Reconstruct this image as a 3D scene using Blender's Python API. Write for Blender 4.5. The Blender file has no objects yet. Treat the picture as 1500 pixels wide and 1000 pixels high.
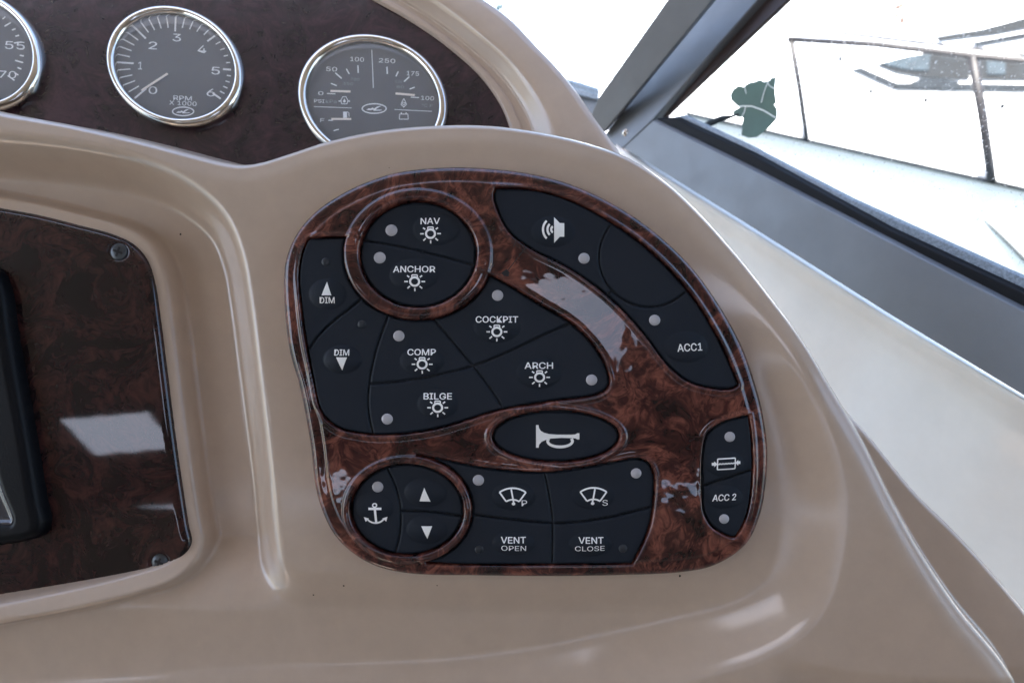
import bpy, math, random
import numpy as np
from mathutils import Vector, Matrix
from mathutils.geometry import tessellate_polygon

# ------------------------------------------------------------------ camera
F, CX, CY = 1083.0, 750.0, 500.0          # focal length and centre in photograph pixels
D = 0.433                                 # metres from the lens to the dashboard face
PITCH = math.radians(35.0)                # lens looks forward and 35 degrees down
CAM = np.array([0.0, 0.0, 2.6])           # above the water level z = 0
RIGHT = np.array([1.0, 0, 0])
UP = np.array([0, math.sin(PITCH), math.cos(PITCH)])
BACK = np.array([0, -math.cos(PITCH), math.sin(PITCH)])

sc = bpy.context.scene
col = sc.collection
cd = bpy.data.cameras.new('camera')
cam = bpy.data.objects.new('camera', cd)
col.objects.link(cam)
cd.sensor_width = 36.0
cd.lens = F / 1500.0 * 36.0
cd.clip_start, cd.clip_end = 0.02, 3000.0
cam.matrix_world = Matrix(((RIGHT[0], UP[0], BACK[0], CAM[0]), (RIGHT[1], UP[1], BACK[1], CAM[1]),
                           (RIGHT[2], UP[2], BACK[2], CAM[2]), (0, 0, 0, 1)))
cd.dof.use_dof = True
cd.dof.focus_distance = 0.43
cd.dof.aperture_fstop = 9.0
sc.camera = cam

# ------------------------------------------------------------------ sky, sun, exposure
SUN_EL, SUN_AZ = math.radians(60), math.radians(215)     # azimuth from +Y towards +X
world = bpy.data.worlds.new('World')
sc.world = world
world.use_nodes = True
wn = world.node_tree.nodes
wl = world.node_tree.links
sky = wn.new('ShaderNodeTexSky')
sky.sky_type = 'NISHITA'
sky.sun_disc = False
sky.sun_elevation = SUN_EL
sky.sun_rotation = SUN_AZ
sky.dust_density = 3.0
wl.new(sky.outputs[0], wn['Background'].inputs['Color'])
wn['Background'].inputs['Strength'].default_value = 0.15
sd_ = bpy.data.lights.new('sun', 'SUN')
sd_.energy = 4.5
sd_.angle = math.radians(0.6)
sd_.color = (1.0, 0.95, 0.88)
sun = bpy.data.objects.new('sun', sd_)
col.objects.link(sun)
sdir = Vector((math.sin(SUN_AZ) * math.cos(SUN_EL), math.cos(SUN_AZ) * math.cos(SUN_EL), math.sin(SUN_EL)))
sun.rotation_euler = sdir.to_track_quat('Z', 'Y').to_euler()
sun.location = (0, -3, 8)
vs = sc.view_settings
vs.view_transform = 'Standard'
vs.look = 'None'
vs.exposure = 2.5
vs.gamma = 1.0
vs.use_curve_mapping = False
sc.cycles.max_bounces = 10
sc.cycles.transparent_max_bounces = 12
sc.cycles.use_denoising = True

rnd = random.Random(7)

# ------------------------------------------------------------------ materials
def newmat(name):
    m = bpy.data.materials.new(name)
    m.use_nodes = True
    return m, m.node_tree.nodes, m.node_tree.links, m.node_tree.nodes['Principled BSDF']

def plain(name, rgb, rough=0.5, metal=0.0, coat=0.0, coat_rough=0.05, bump=0.0, bscale=400.0, spec=0.5, mottled=0.0, mscale=25.0, rvar=0.0):
    m, n, l, p = newmat(name)
    p.inputs['Base Color'].default_value = (*rgb, 1)
    p.inputs['Roughness'].default_value = rough
    p.inputs['Metallic'].default_value = metal
    p.inputs['Coat Weight'].default_value = coat
    p.inputs['Coat Roughness'].default_value = coat_rough
    p.inputs['Specular IOR Level'].default_value = spec
    tc = n.new('ShaderNodeTexCoord')
    if bump:
        t = n.new('ShaderNodeTexNoise')
        t.inputs['Scale'].default_value = bscale
        t.inputs['Detail'].default_value = 4
        l.new(tc.outputs['Object'], t.inputs['Vector'])
        b = n.new('ShaderNodeBump')
        b.inputs['Strength'].default_value = bump
        b.inputs['Distance'].default_value = 0.0005
        l.new(t.outputs['Fac'], b.inputs['Height'])
        l.new(b.outputs['Normal'], p.inputs['Normal'])
        if coat:
            l.new(b.outputs['Normal'], p.inputs['Coat Normal'])
    if mottled:
        t = n.new('ShaderNodeTexNoise')
        t.inputs['Scale'].default_value = mscale
        t.inputs['Detail'].default_value = 6
        t.inputs['Roughness'].default_value = 0.65
        l.new(tc.outputs['Object'], t.inputs['Vector'])
        r = n.new('ShaderNodeValToRGB')
        r.color_ramp.elements[0].position = 0.3
        r.color_ramp.elements[1].position = 0.7
        r.color_ramp.elements[0].color = (*[c * (1 - mottled) for c in rgb], 1)
        r.color_ramp.elements[1].color = (*[min(1, c * (1 + mottled)) for c in rgb], 1)
        l.new(t.outputs['Fac'], r.inputs['Fac'])
        l.new(r.outputs['Color'], p.inputs['Base Color'])
    if rvar:
        t = n.new('ShaderNodeTexNoise')
        t.inputs['Scale'].default_value = 35
        t.inputs['Detail'].default_value = 5
        l.new(tc.outputs['Object'], t.inputs['Vector'])
        mr = n.new('ShaderNodeMapRange')
        mr.inputs['From Min'].default_value = 0.3
        mr.inputs['From Max'].default_value = 0.7
        mr.inputs['To Min'].default_value = max(0.02, rough - rvar)
        mr.inputs['To Max'].default_value = rough + rvar
        l.new(t.outputs['Fac'], mr.inputs['Value'])
        l.new(mr.outputs['Result'], p.inputs['Roughness'])
    return m

def burl(name, dark, mid, light, scale=1.0, coat=1.0, coat_rough=0.03, wavy=0.22, wscale=60):
    m, n, l, p = newmat(name)
    tc = n.new('ShaderNodeTexCoord')
    mp = n.new('ShaderNodeMapping')
    mp.inputs['Scale'].default_value = (scale, scale, scale)
    l.new(tc.outputs['Object'], mp.inputs['Vector'])
    a = n.new('ShaderNodeTexNoise')
    a.inputs['Scale'].default_value = 16
    a.inputs['Detail'].default_value = 2
    a.inputs['Distortion'].default_value = 1.0
    l.new(mp.outputs[0], a.inputs['Vector'])
    mixv = n.new('ShaderNodeMix')
    mixv.data_type = 'VECTOR'
    mixv.inputs['Factor'].default_value = 0.07
    l.new(mp.outputs[0], mixv.inputs[4])
    l.new(a.outputs['Color'], mixv.inputs[5])
    b = n.new('ShaderNodeTexNoise')
    b.inputs['Scale'].default_value = 34
    b.inputs['Detail'].default_value = 5
    b.inputs['Roughness'].default_value = 0.55
    b.inputs['Distortion'].default_value = 1.5
    l.new(mixv.outputs[1], b.inputs['Vector'])
    w = n.new('ShaderNodeTexNoise')
    w.inputs['Scale'].default_value = 160
    w.inputs['Detail'].default_value = 4
    w.inputs['Distortion'].default_value = 2.0
    l.new(mixv.outputs[1], w.inputs['Vector'])
    mx = n.new('ShaderNodeMix')
    mx.data_type = 'FLOAT'
    mx.inputs[0].default_value = 0.36
    l.new(b.outputs['Fac'], mx.inputs[2])
    l.new(w.outputs['Fac'], mx.inputs[3])
    r = n.new('ShaderNodeValToRGB')
    cr = r.color_ramp
    cr.elements[0].position = 0.39
    cr.elements[0].color = (*dark, 1)
    cr.elements[1].position = 0.64
    cr.elements[1].color = (*light, 1)
    e = cr.elements.new(0.50)
    e.color = (*mid, 1)
    l.new(mx.outputs[0], r.inputs['Fac'])
    # small knots
    v = n.new('ShaderNodeTexVoronoi')
    v.inputs['Scale'].default_value = 42
    l.new(mixv.outputs[1], v.inputs['Vector'])
    kr = n.new('ShaderNodeMapRange')
    kr.inputs['From Min'].default_value = 0.05
    kr.inputs['From Max'].default_value = 0.22
    kr.inputs['To Min'].default_value = 0.25
    kr.inputs['To Max'].default_value = 1.0
    l.new(v.outputs['Distance'], kr.inputs['Value'])
    mc = n.new('ShaderNodeMix')
    mc.data_type = 'RGBA'
    mc.blend_type = 'MULTIPLY'
    mc.inputs[0].default_value = 0.75
    l.new(r.outputs['Color'], mc.inputs[6])
    l.new(kr.outputs[0], mc.inputs[7])
    l.new(mc.outputs[2], p.inputs['Base Color'])
    p.inputs['Roughness'].default_value = 0.45
    p.inputs['Specular IOR Level'].default_value = 0.08
    p.inputs['Coat Weight'].default_value = coat
    p.inputs['Coat Roughness'].default_value = coat_rough
    # slow waviness of the moulded film under the lacquer
    t = n.new('ShaderNodeTexNoise')
    t.inputs['Scale'].default_value = wscale
    t.inputs['Detail'].default_value = 2
    l.new(tc.outputs['Object'], t.inputs['Vector'])
    bp = n.new('ShaderNodeBump')
    bp.inputs['Strength'].default_value = wavy
    bp.inputs['Distance'].default_value = 0.0012
    l.new(t.outputs['Fac'], bp.inputs['Height'])
    l.new(bp.outputs['Normal'], p.inputs['Normal'])
    l.new(bp.outputs['Normal'], p.inputs['Coat Normal'])
    return m

def glass(name, tint=(1, 1, 1), gloss=0.008, dirt=0.0, scale=300.0, film=0.0):
    m, n, l, p = newmat(name)
    n.remove(p)
    out = [x for x in n if x.type == 'OUTPUT_MATERIAL'][0]
    tr = n.new('ShaderNodeBsdfTransparent')
    tr.inputs['Color'].default_value = (*tint, 1)
    gl = n.new('ShaderNodeBsdfGlossy')
    gl.inputs['Roughness'].default_value = 0.02
    lw = n.new('ShaderNodeLayerWeight')
    lw.inputs['Blend'].default_value = 0.5
    pw = n.new('ShaderNodeMath'); pw.operation = 'POWER'; pw.inputs[1].default_value = 4.0
    l.new(lw.outputs['Facing'], pw.inputs[0])
    fr = n.new('ShaderNodeMath'); fr.operation = 'MULTIPLY_ADD'; fr.inputs[1].default_value = 0.5; fr.inputs[2].default_value = gloss
    l.new(pw.outputs[0], fr.inputs[0])
    mx = n.new('ShaderNodeMixShader')
    l.new(fr.outputs[0], mx.inputs[0])
    l.new(tr.outputs[0], mx.inputs[1])
    l.new(gl.outputs[0], mx.inputs[2])
    last = mx
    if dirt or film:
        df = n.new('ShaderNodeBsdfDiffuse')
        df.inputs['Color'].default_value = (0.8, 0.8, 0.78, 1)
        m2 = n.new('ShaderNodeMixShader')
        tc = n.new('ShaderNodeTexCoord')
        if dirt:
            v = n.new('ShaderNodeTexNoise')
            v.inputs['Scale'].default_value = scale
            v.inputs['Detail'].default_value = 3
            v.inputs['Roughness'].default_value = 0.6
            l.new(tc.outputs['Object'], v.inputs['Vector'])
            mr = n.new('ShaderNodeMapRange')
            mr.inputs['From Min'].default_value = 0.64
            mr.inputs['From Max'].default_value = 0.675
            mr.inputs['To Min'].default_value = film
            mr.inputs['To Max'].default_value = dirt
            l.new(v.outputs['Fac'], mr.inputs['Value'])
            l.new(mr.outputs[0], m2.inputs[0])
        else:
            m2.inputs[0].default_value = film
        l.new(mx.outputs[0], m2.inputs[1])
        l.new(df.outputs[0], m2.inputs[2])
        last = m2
    l.new(last.outputs[0], out.inputs['Surface'])
    return m

M = {}
M['gelcoat'] = plain('beige_gelcoat', (0.475, 0.355, 0.265), 0.38, coat=0.8, coat_rough=0.13, bump=0.10, bscale=55, mottled=0.04, mscale=60, rvar=0.08)
M['white_gelcoat'] = plain('white_gelcoat', (0.72, 0.685, 0.645), 0.4, coat=0.3, coat_rough=0.15, bump=0.1, bscale=60, mottled=0.05, mscale=18)
M['burl'] = burl('burl_film', (0.009, 0.002, 0.002), (0.050, 0.0115, 0.009), (0.21, 0.068, 0.044))
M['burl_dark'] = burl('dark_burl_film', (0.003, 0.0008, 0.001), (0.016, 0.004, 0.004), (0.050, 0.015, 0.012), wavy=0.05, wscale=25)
M['burl_gauge'] = burl('plum_burl_film', (0.008, 0.0025, 0.006), (0.021, 0.0075, 0.013), (0.046, 0.018, 0.026), coat_rough=0.15)
M['rubber'] = plain('navy_rubber', (0.0065, 0.0105, 0.018), 0.5, bump=0.2, bscale=1500, spec=0.28, rvar=0.06)
M['rubber_base'] = plain('black_rubber', (0.006, 0.008, 0.011), 0.6)
M['print'] = plain('white_print', (0.95, 0.94, 0.92), 0.55)
M['print_grey'] = plain('warm_white_print', (0.88, 0.86, 0.82), 0.55)
M['lens'] = plain('frosted_lens', (0.40, 0.38, 0.39), 0.3, coat=0.6, coat_rough=0.15)
M['lens_dark'] = plain('unlit_nub', (0.010, 0.013, 0.018), 0.4)
M['chrome'] = plain('chrome', (0.66, 0.625, 0.58), 0.09, metal=1.0, bump=0.05, bscale=200, rvar=0.05)
M['dial'] = plain('dial_face', (0.080, 0.074, 0.071), 0.55, mottled=0.12, mscale=40)
M['dial_print'] = plain('dial_print', (0.85, 0.83, 0.80), 0.6)
M['dial_print_dim'] = plain('dial_print_dim', (0.26, 0.26, 0.26), 0.6)
M['needle'] = plain('cream_needle', (0.86, 0.74, 0.62), 0.5)
M['gauge_glass'] = glass('gauge_glass', gloss=0.035, film=0.11)  # whitish film stands in for the reflected haze over the dials
M['aluminium'] = plain('satin_aluminium', (0.165, 0.175, 0.187), 0.5, metal=0.45, bump=0.12, bscale=500, mottled=0.08, mscale=14, rvar=0.08)
M['gasket'] = plain('black_gasket', (0.004, 0.004, 0.005), 0.6, spec=0.2, bump=0.3, bscale=700)
M['gasket_brown'] = plain('brown_gasket', (0.045, 0.030, 0.028), 0.5)
M['sealant'] = plain('dirty_sealant', (0.22, 0.26, 0.30), 0.5, bump=0.8, bscale=900, mottled=0.5, mscale=500)
M['screen_glass'] = glass('windscreen_glass', tint=(0.97, 0.985, 0.99), dirt=0.6, scale=300.0, film=0.0)
M['black_plastic'] = plain('black_plastic', (0.003, 0.003, 0.004), 0.42, coat=0.0, spec=0.15, bump=0.2, bscale=900)
M['grey_plastic'] = plain('grey_glossy_plastic', (0.028, 0.025, 0.03), 0.25, coat=0.5)
M['screw'] = plain('blackened_screw', (0.07, 0.075, 0.08), 0.35, metal=0.6)
M['crack'] = plain('open_crack', (0.008, 0.005, 0.005), 0.7)
M['canvas'] = plain('tan_shade_canvas', (0.24, 0.205, 0.17), 0.9)
M['hull'] = plain('boat_white', (0.82, 0.83, 0.83), 0.35, coat=0.3)
M['tinted'] = plain('tinted_window', (0.004, 0.006, 0.008), 0.5, spec=0.1, mottled=0.6, mscale=14)
M['pane_blue'] = plain('pale_blue_pane', (0.020, 0.030, 0.038), 0.5, spec=0.1, mottled=0.3, mscale=20)
M['stainless'] = plain('weathered_stainless', (0.020, 0.017, 0.017), 0.5, metal=0.2, mottled=0.6, mscale=30)
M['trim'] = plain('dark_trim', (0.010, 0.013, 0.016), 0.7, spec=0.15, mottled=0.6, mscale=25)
M['rope'] = plain('grey_rope', (0.02, 0.026, 0.032), 0.8)
M['leaf'] = plain('green_leaf', (0.055, 0.102, 0.072), 0.55, mottled=0.12, mscale=40)
M['leaf_vein'] = plain('pale_leaf_vein', (0.70, 0.74, 0.68), 0.6)
M['water'] = plain('water', (0.02, 0.05, 0.06), 0.08, bump=0.5, bscale=3)
M['backdrop_mat'] = plain('pale_backdrop', (0.55, 0.54, 0.52), 0.85, bump=0.4, bscale=6, mottled=0.1, mscale=2)
M['grit'] = plain('grit', (0.02, 0.015, 0.012), 0.9)

# ------------------------------------------------------------------ geometry helpers
def cam2world(P):
    P = np.asarray(P, float)
    return CAM + P[..., 0:1] * RIGHT + P[..., 1:2] * UP + P[..., 2:3] * BACK

def atpx(px, py, depth):
    """a pixel's direction followed to a given depth along the lens axis"""
    px, py, depth = np.broadcast_arrays(np.asarray(px, float), np.asarray(py, float), np.asarray(depth, float))
    return cam2world(np.stack([(px - CX) / F * depth, -(py - CY) / F * depth, -depth], -1))

def atz(px, py, z):
    d = atpx(px, py, 1.0) - CAM
    return CAM + d * ((z - CAM[2]) / d[2])

class DashSurf:
    """points laid out over the dashboard face; href is the height (m) the outline was read at"""
    def __init__(s, href): s.href = href
    def pt(s, px, py, h):
        px, py, h = np.broadcast_arrays(np.asarray(px, float), np.asarray(py, float), np.asarray(h, float))
        k = (D - s.href) / F
        return cam2world(np.stack([(px - CX) * k, -(py - CY) * k, h - D], -1))

GN = np.array([0.0, 0.25, 1.0]); GN /= np.linalg.norm(GN)     # gauge panel normal in lens axes
GP = np.array([(253.6 - CX) / F, -(94.3 - CY) / F, -1.0]) * 0.54
class GaugeSurf:
    def __init__(s, href=0.0): s.href = href
    def pt(s, px, py, h):
        px, py, h = np.broadcast_arrays(np.asarray(px, float), np.asarray(py, float), np.asarray(h, float))
        r = np.stack([(px - CX) / F, -(py - CY) / F, -np.ones_like(px)], -1)
        t = (GN @ GP + s.href) / (r @ GN)
        return cam2world(r * t[..., None] + (h - s.href)[..., None] * GN)

def spline(pts, closed=False, n=10):
    P = np.array(pts, float)
    N = len(P)
    out = []
    for i in range(N if closed else N - 1):
        if closed:
            p0, p1, p2, p3 = P[(i - 1) % N], P[i], P[(i + 1) % N], P[(i + 2) % N]
        else:
            p0, p1, p2, p3 = P[max(i - 1, 0)], P[i], P[i + 1], P[min(i + 2, N - 1)]
        d1 = max(np.linalg.norm(p1 - p0), 1e-6) ** .5
        d2 = max(np.linalg.norm(p2 - p1), 1e-6) ** .5
        d3 = max(np.linalg.norm(p3 - p2), 1e-6) ** .5
        m1 = (p2 - p1) if d1 < 1e-2 else d2 * ((p1 - p0) / d1 - (p2 - p0) / (d1 + d2) + (p2 - p1) / d2)
        m2 = (p2 - p1) if d3 < 1e-2 else d2 * ((p2 - p1) / d2 - (p3 - p1) / (d2 + d3) + (p3 - p2) / d3)
        for k in range(n):
            t = k / n
            out.append((2*t**3 - 3*t**2 + 1) * p1 + (t**3 - 2*t**2 + t) * m1 + (-2*t**3 + 3*t**2) * p2 + (t**3 - t**2) * m2)
    if not closed:
        out.append(P[-1])
    return np.array(out)

def _dist(X, Y, A, B):
    """distance to the nearest of the segments A-B, and the side of it"""
    x, y = X.ravel(), Y.ravel()
    best = np.full(x.shape, 1e18)
    side = np.zeros(x.shape)
    for (ax, ay), (bx, by) in zip(A, B):
        dx, dy = bx - ax, by - ay
        L = dx*dx + dy*dy
        if L < 1e-12: continue
        t = np.clip(((x-ax)*dx + (y-ay)*dy) / L, 0, 1)
        ex, ey = x - ax - t*dx, y - ay - t*dy
        d = ex*ex + ey*ey
        m = d < best - 1e-12
        best[m] = d[m]
        cr = (dx*(y-ay) - dy*(x-ax))
        side[m] = cr[m]
    return np.sqrt(best).reshape(X.shape), side.reshape(X.shape)

def inside(X, Y, P):
    x, y = X.ravel(), Y.ravel()
    c = np.zeros(x.shape, bool)
    for (ax, ay), (bx, by) in zip(P, np.roll(P, -1, 0)):
        if ay == by: continue
        m = ((ay > y) != (by > y)) & (x < (bx-ax) * (y-ay) / (by-ay) + ax)
        c ^= m
    return c.reshape(X.shape)

def sd_poly(X, Y, P):
    d, _ = _dist(X, Y, P, np.roll(P, -1, 0))
    return np.where(inside(X, Y, P), -d, d)

def sd_curve(X, Y, P):
    """signed: positive on the right-hand side in the picture when walking along P downward ... y points down"""
    P = np.array(P, float)
    a = P[0] + (P[0] - P[1]) / np.linalg.norm(P[0] - P[1]) * 400
    b = P[-1] + (P[-1] - P[-2]) / np.linalg.norm(P[-1] - P[-2]) * 400
    P = np.vstack([a, P, b])
    d, s = _dist(X, Y, P[:-1], P[1:])
    return np.where(s > 0, d, -d)

def sd_ell(X, Y, cx, cy, rx, ry):
    k = np.sqrt(((X-cx)/rx)**2 + ((Y-cy)/ry)**2)
    g = np.sqrt(((X-cx)/rx**2)**2 + ((Y-cy)/ry**2)**2) + 1e-9
    return k * (k - 1) / g

def sstep(a, b, x):
    t = np.clip((x - a) / (b - a), 0, 1)
    return t*t*(3 - 2*t)

def smin(a, b, k):
    h = np.clip(0.5 + 0.5*(b-a)/k, 0, 1)
    return b*(1-h) + a*h - k*h*(1-h)

def lip(s, r, depth, px=0.4):
    """how far (mm) a rounded edge has dropped at signed distance s (pixels); then a steep wall to depth"""
    q = np.clip((s + r) / r, 0, 0.97)
    a = r*px*(1 - np.sqrt(1 - q*q))
    a = a + np.maximum(0, s + 0.03*r) * px * 5.0
    return smin(a, depth, min(6.0, depth*0.6))

def link(name, me, mat, parent=None, smooth=True):
    o = bpy.data.objects.new(name, me)
    col.objects.link(o)
    if mat is not None:
        me.materials.append(M[mat] if isinstance(mat, str) else mat)
    if smooth:
        me.polygons.foreach_set('use_smooth', np.ones(len(me.polygons), bool))
    if parent is not None:
        o.parent = parent
    return o

def root_loc(parent):
    while parent.parent is not None:
        parent = parent.parent
    return np.array(parent.location)

def mesh_obj(name, V, faces, mat, parent=None, smooth=True, flip=False):
    """one mesh object from world points; the origin sits at its thing's base"""
    V = np.asarray(V, float).reshape(-1, 3)
    off = root_loc(parent) if parent is not None else V.mean(0)
    me = bpy.data.meshes.new(name)
    me.from_pydata([tuple(v) for v in (V - off)], [], [tuple(f[::-1]) if flip else tuple(f) for f in faces])
    me.validate()
    me.update()
    o = link(name, me, mat, parent, smooth)
    if parent is None:
        o.location = off
    return o

def grid_obj(name, V, keep, mat, parent=None, flip=False):
    """a grid of world points V[ny, nx, 3]; only cells with four kept corners"""
    ny, nx = keep.shape
    off = root_loc(parent) if parent is not None else V[keep].mean(0)
    idx = -np.ones(keep.shape, np.int64)
    cell = keep[:-1, :-1] & keep[1:, :-1] & keep[:-1, 1:] & keep[1:, 1:]
    used = np.zeros(keep.shape, bool)
    used[:-1, :-1] |= cell; used[1:, :-1] |= cell; used[:-1, 1:] |= cell; used[1:, 1:] |= cell
    idx[used] = np.arange(used.sum())
    j, i = np.nonzero(cell)
    Q = np.stack([idx[j, i], idx[j+1, i], idx[j+1, i+1], idx[j, i+1]], 1)
    if flip: Q = Q[:, ::-1]
    P = (V[used] - off).astype(np.float32)
    me = bpy.data.meshes.new(name)
    me.vertices.add(len(P)); me.vertices.foreach_set('co', P.ravel())
    me.loops.add(Q.size); me.loops.foreach_set('vertex_index', Q.ravel().astype(np.int32))
    me.polygons.add(len(Q))
    me.polygons.foreach_set('loop_start', np.arange(0, Q.size, 4, dtype=np.int32))
    me.polygons.foreach_set('loop_total', np.full(len(Q), 4, np.int32))
    me.update(calc_edges=True)
    o = link(name, me, mat, parent)
    if parent is None: o.location = off
    return o

def height_obj(name, surf, box, step, fn, cut, mat, parent=None):
    """fn(X, Y) -> signed distance, height (mm)"""
    xs = np.arange(box[0], box[2] + step, step)
    ys = np.arange(box[1], box[3] + step, step)
    X, Y = np.meshgrid(xs, ys)
    S, H = fn(X, Y)
    return grid_obj(name, surf.pt(X, Y, H*0.001), S <= cut, mat, parent)

def thing(name, label, cat, loc, group=None):
    o = bpy.data.objects.new(name, None)
    o.empty_display_size = 0.02
    col.objects.link(o)
    o.location = tuple(np.asarray(loc, float))
    o['label'] = label; o['category'] = cat
    if group: o['group'] = group
    return o

def tag(o, label, cat, group=None):
    o['label'] = label; o['category'] = cat
    if group: o['group'] = group
    return o

def loft(name, rows, mat, parent=None, flip=False):
    V = np.array(rows)
    return grid_obj(name, V, np.ones(V.shape[:2], bool), mat, parent, flip)

def slab(name, quad, thick, mat, parent=None, bevel=0.0):
    """a flat piece: front face corner points and a thickness vector behind it"""
    q = np.array(quad, float)
    n = len(q)
    V = np.vstack([q, q + np.asarray(thick)])
    fs = [tuple(range(n)), tuple(range(2*n-1, n-1, -1))] + [(i, i+n, (i+1) % n + n, (i+1) % n) for i in range(n)]
    o = mesh_obj(name, V, fs, mat, parent, smooth=False)
    recalc(o, bevel)
    return o

def recalc(o, bevel=0.0):
    import bmesh
    bm = bmesh.new(); bm.from_mesh(o.data)
    bmesh.ops.recalc_face_normals(bm, faces=bm.faces)
    bm.to_mesh(o.data); bm.free()
    if bevel:
        md = o.modifiers.new('bevel', 'BEVEL')
        md.width = bevel; md.segments = 3; md.limit_method = 'ANGLE'
        md.angle_limit = math.radians(35)

def tube(name, path, r, mat, parent=None, seg=12):
    P = np.array(path, float)
    N = len(P)
    V, fs = [], []
    T = np.gradient(P, axis=0)
    T /= np.linalg.norm(T, axis=1)[:, None]
    ref = np.array([0, 0, 1.0]) if abs(T[0][2]) < .9 else np.array([1.0, 0, 0])
    rr = np.broadcast_to(np.asarray(r, float), (N,))
    for i in range(N):
        a = np.cross(T[i], ref); a /= np.linalg.norm(a); b = np.cross(T[i], a)
        for k in range(seg):
            t = 2*math.pi*k/seg
            V.append(P[i] + rr[i]*(math.cos(t)*a + math.sin(t)*b))
    for i in range(N-1):
        for k in range(seg):
            fs.append((i*seg+k, i*seg+(k+1) % seg, (i+1)*seg+(k+1) % seg, (i+1)*seg+k))
    fs.append(tuple(range(seg))[::-1]); fs.append(tuple(range((N-1)*seg, N*seg)))
    o = mesh_obj(name, V, fs, mat, parent)
    recalc(o)
    return o

def w_h(h): return h
# flat print: shapes drawn in picture pixels and laid on a surface
class Ink:
    def __init__(s): s.V, s.Fc = [], []
    def tri(s, pts):
        t = tessellate_polygon([[Vector((p[0], p[1], 0)) for p in pts]])
        b = len(s.V); s.V += [tuple(p) for p in pts]
        s.Fc += [tuple(b+i for i in f) for f in t]
        return s
    def bar(s, x0, y0, x1, y1, w):
        d = np.array([x1-x0, y1-y0], float); d /= np.linalg.norm(d); n = np.array([-d[1], d[0]])*w/2
        return s.tri([(x0+n[0], y0+n[1]), (x1+n[0], y1+n[1]), (x1-n[0], y1-n[1]), (x0-n[0], y0-n[1])])
    def ring(s, cx, cy, rx, ry, w, a0=0, a1=360, n=28):
        full = abs(a1-a0) >= 360
        t = np.radians(np.linspace(a0, a1, n+1))
        b = len(s.V)
        for a in t:
            s.V += [(cx+(rx+w/2)*math.cos(a), cy+(ry+w/2)*math.sin(a)), (cx+(rx-w/2)*math.cos(a), cy+(ry-w/2)*math.sin(a))]
        s.Fc += [(b+2*i, b+2*i+1, b+2*i+3, b+2*i+2) for i in range(n)]
        return s
    def disc(s, cx, cy, rx, ry, n=20):
        return s.tri([(cx+rx*math.cos(2*math.pi*i/n), cy+ry*math.sin(2*math.pi*i/n)) for i in range(n)])
    def line(s, pts, w):
        for a, b in zip(pts[:-1], pts[1:]): s.bar(*a, *b, w)
        return s
    def text(s, txt, cx, cy, w, h, rot=0.0, bold=0.032, skew=0.0):
        V, Fc = text_mesh(txt, 0.0)
        lo, hi = V.min(0), V.max(0)
        q = (V - (lo+hi)/2) / (hi-lo) * np.array([w, h])
        q[:, 0] += q[:, 1]*skew
        c, sn = math.cos(math.radians(rot)), math.sin(math.radians(rot))
        k = bold*w_h(h)
        for m, (ox, oy) in enumerate([(0, 0)] if not bold else [(-k, 0), (k, 0), (0, -k*0.7), (0, k*0.7), (0, 0)]):
            b = len(s.V)
            s.V += [(cx + ox + c*a + sn*bb, cy + oy + sn*a - c*bb, m*0.00002) for a, bb in q]
            s.Fc += [tuple(b+i for i in f) for f in Fc]
        return s
    def refine(s, most):
        """split long triangles so that print follows the swelling under it"""
        V = [tuple(v) for v in s.V]
        todo = []
        for f in s.Fc:
            for i in range(1, len(f)-1): todo.append((f[0], f[i], f[i+1]))
        done, mid = [], {}
        while todo:
            f = todo.pop()
            L = [math.dist(V[f[i]][:2], V[f[(i+1) % 3]][:2]) for i in range(3)]
            k = L.index(max(L))
            if L[k] <= most: done.append(f); continue
            a, b, c = f[k], f[(k+1) % 3], f[(k+2) % 3]
            e = (min(a, b), max(a, b))
            if e not in mid:
                mid[e] = len(V); V.append(tuple((p+q)/2 for p, q in zip(V[a], V[b])))
            todo += [(a, mid[e], c), (mid[e], b, c)]
        s.V, s.Fc = V, done
    def lay(s, name, surf, hfun, mat, parent):
        s.refine(3.5)
        P = np.array([v[:2] for v in s.V])
        h = hfun(P[:, 0], P[:, 1]) + np.array([v[2] if len(v) > 2 else 0.0 for v in s.V])
        W = surf.pt(P[:, 0], P[:, 1], h)
        o = mesh_obj(name, W, s.Fc, mat, parent, smooth=False)
        me = o.data
        # turn every face towards the lens side of the surface
        nrm = np.zeros(len(me.polygons)*3); me.polygons.foreach_get('normal', nrm)
        if (nrm.reshape(-1, 3) @ BACK).mean() < 0 or (nrm.reshape(-1, 3) @ BACK).min() < 0:
            import bmesh
            bm = bmesh.new(); bm.from_mesh(me)
            bmesh.ops.reverse_faces(bm, faces=[f for f in bm.faces if np.dot(f.normal, BACK) < 0])
            bm.to_mesh(me); bm.free()
        return o

_tx = {}
try:
    import os
    SANS = bpy.data.fonts.load(os.path.join(bpy.utils.system_resource('DATAFILES', path='fonts'), 'Inter.woff2'))
except Exception:
    SANS = None
def text_mesh(txt, bold):
    if (txt, bold) in _tx: return _tx[txt, bold]
    c = bpy.data.curves.new('t', 'FONT')
    c.body = txt; c.size = 1.0; c.resolution_u = 3; c.offset = bold
    if SANS is not None: c.font = SANS
    o = bpy.data.objects.new('t', c)
    col.objects.link(o)
    dg = bpy.context.evaluated_depsgraph_get(); dg.update()
    me = o.evaluated_get(dg).to_mesh()
    V = np.array([v.co[:2] for v in me.vertices]); Fc = [tuple(p.vertices) for p in me.polygons]
    o.evaluated_get(dg).to_mesh_clear()
    bpy.data.objects.remove(o); bpy.data.curves.remove(c)
    _tx[txt, bold] = (V, Fc)
    return V, Fc

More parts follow.
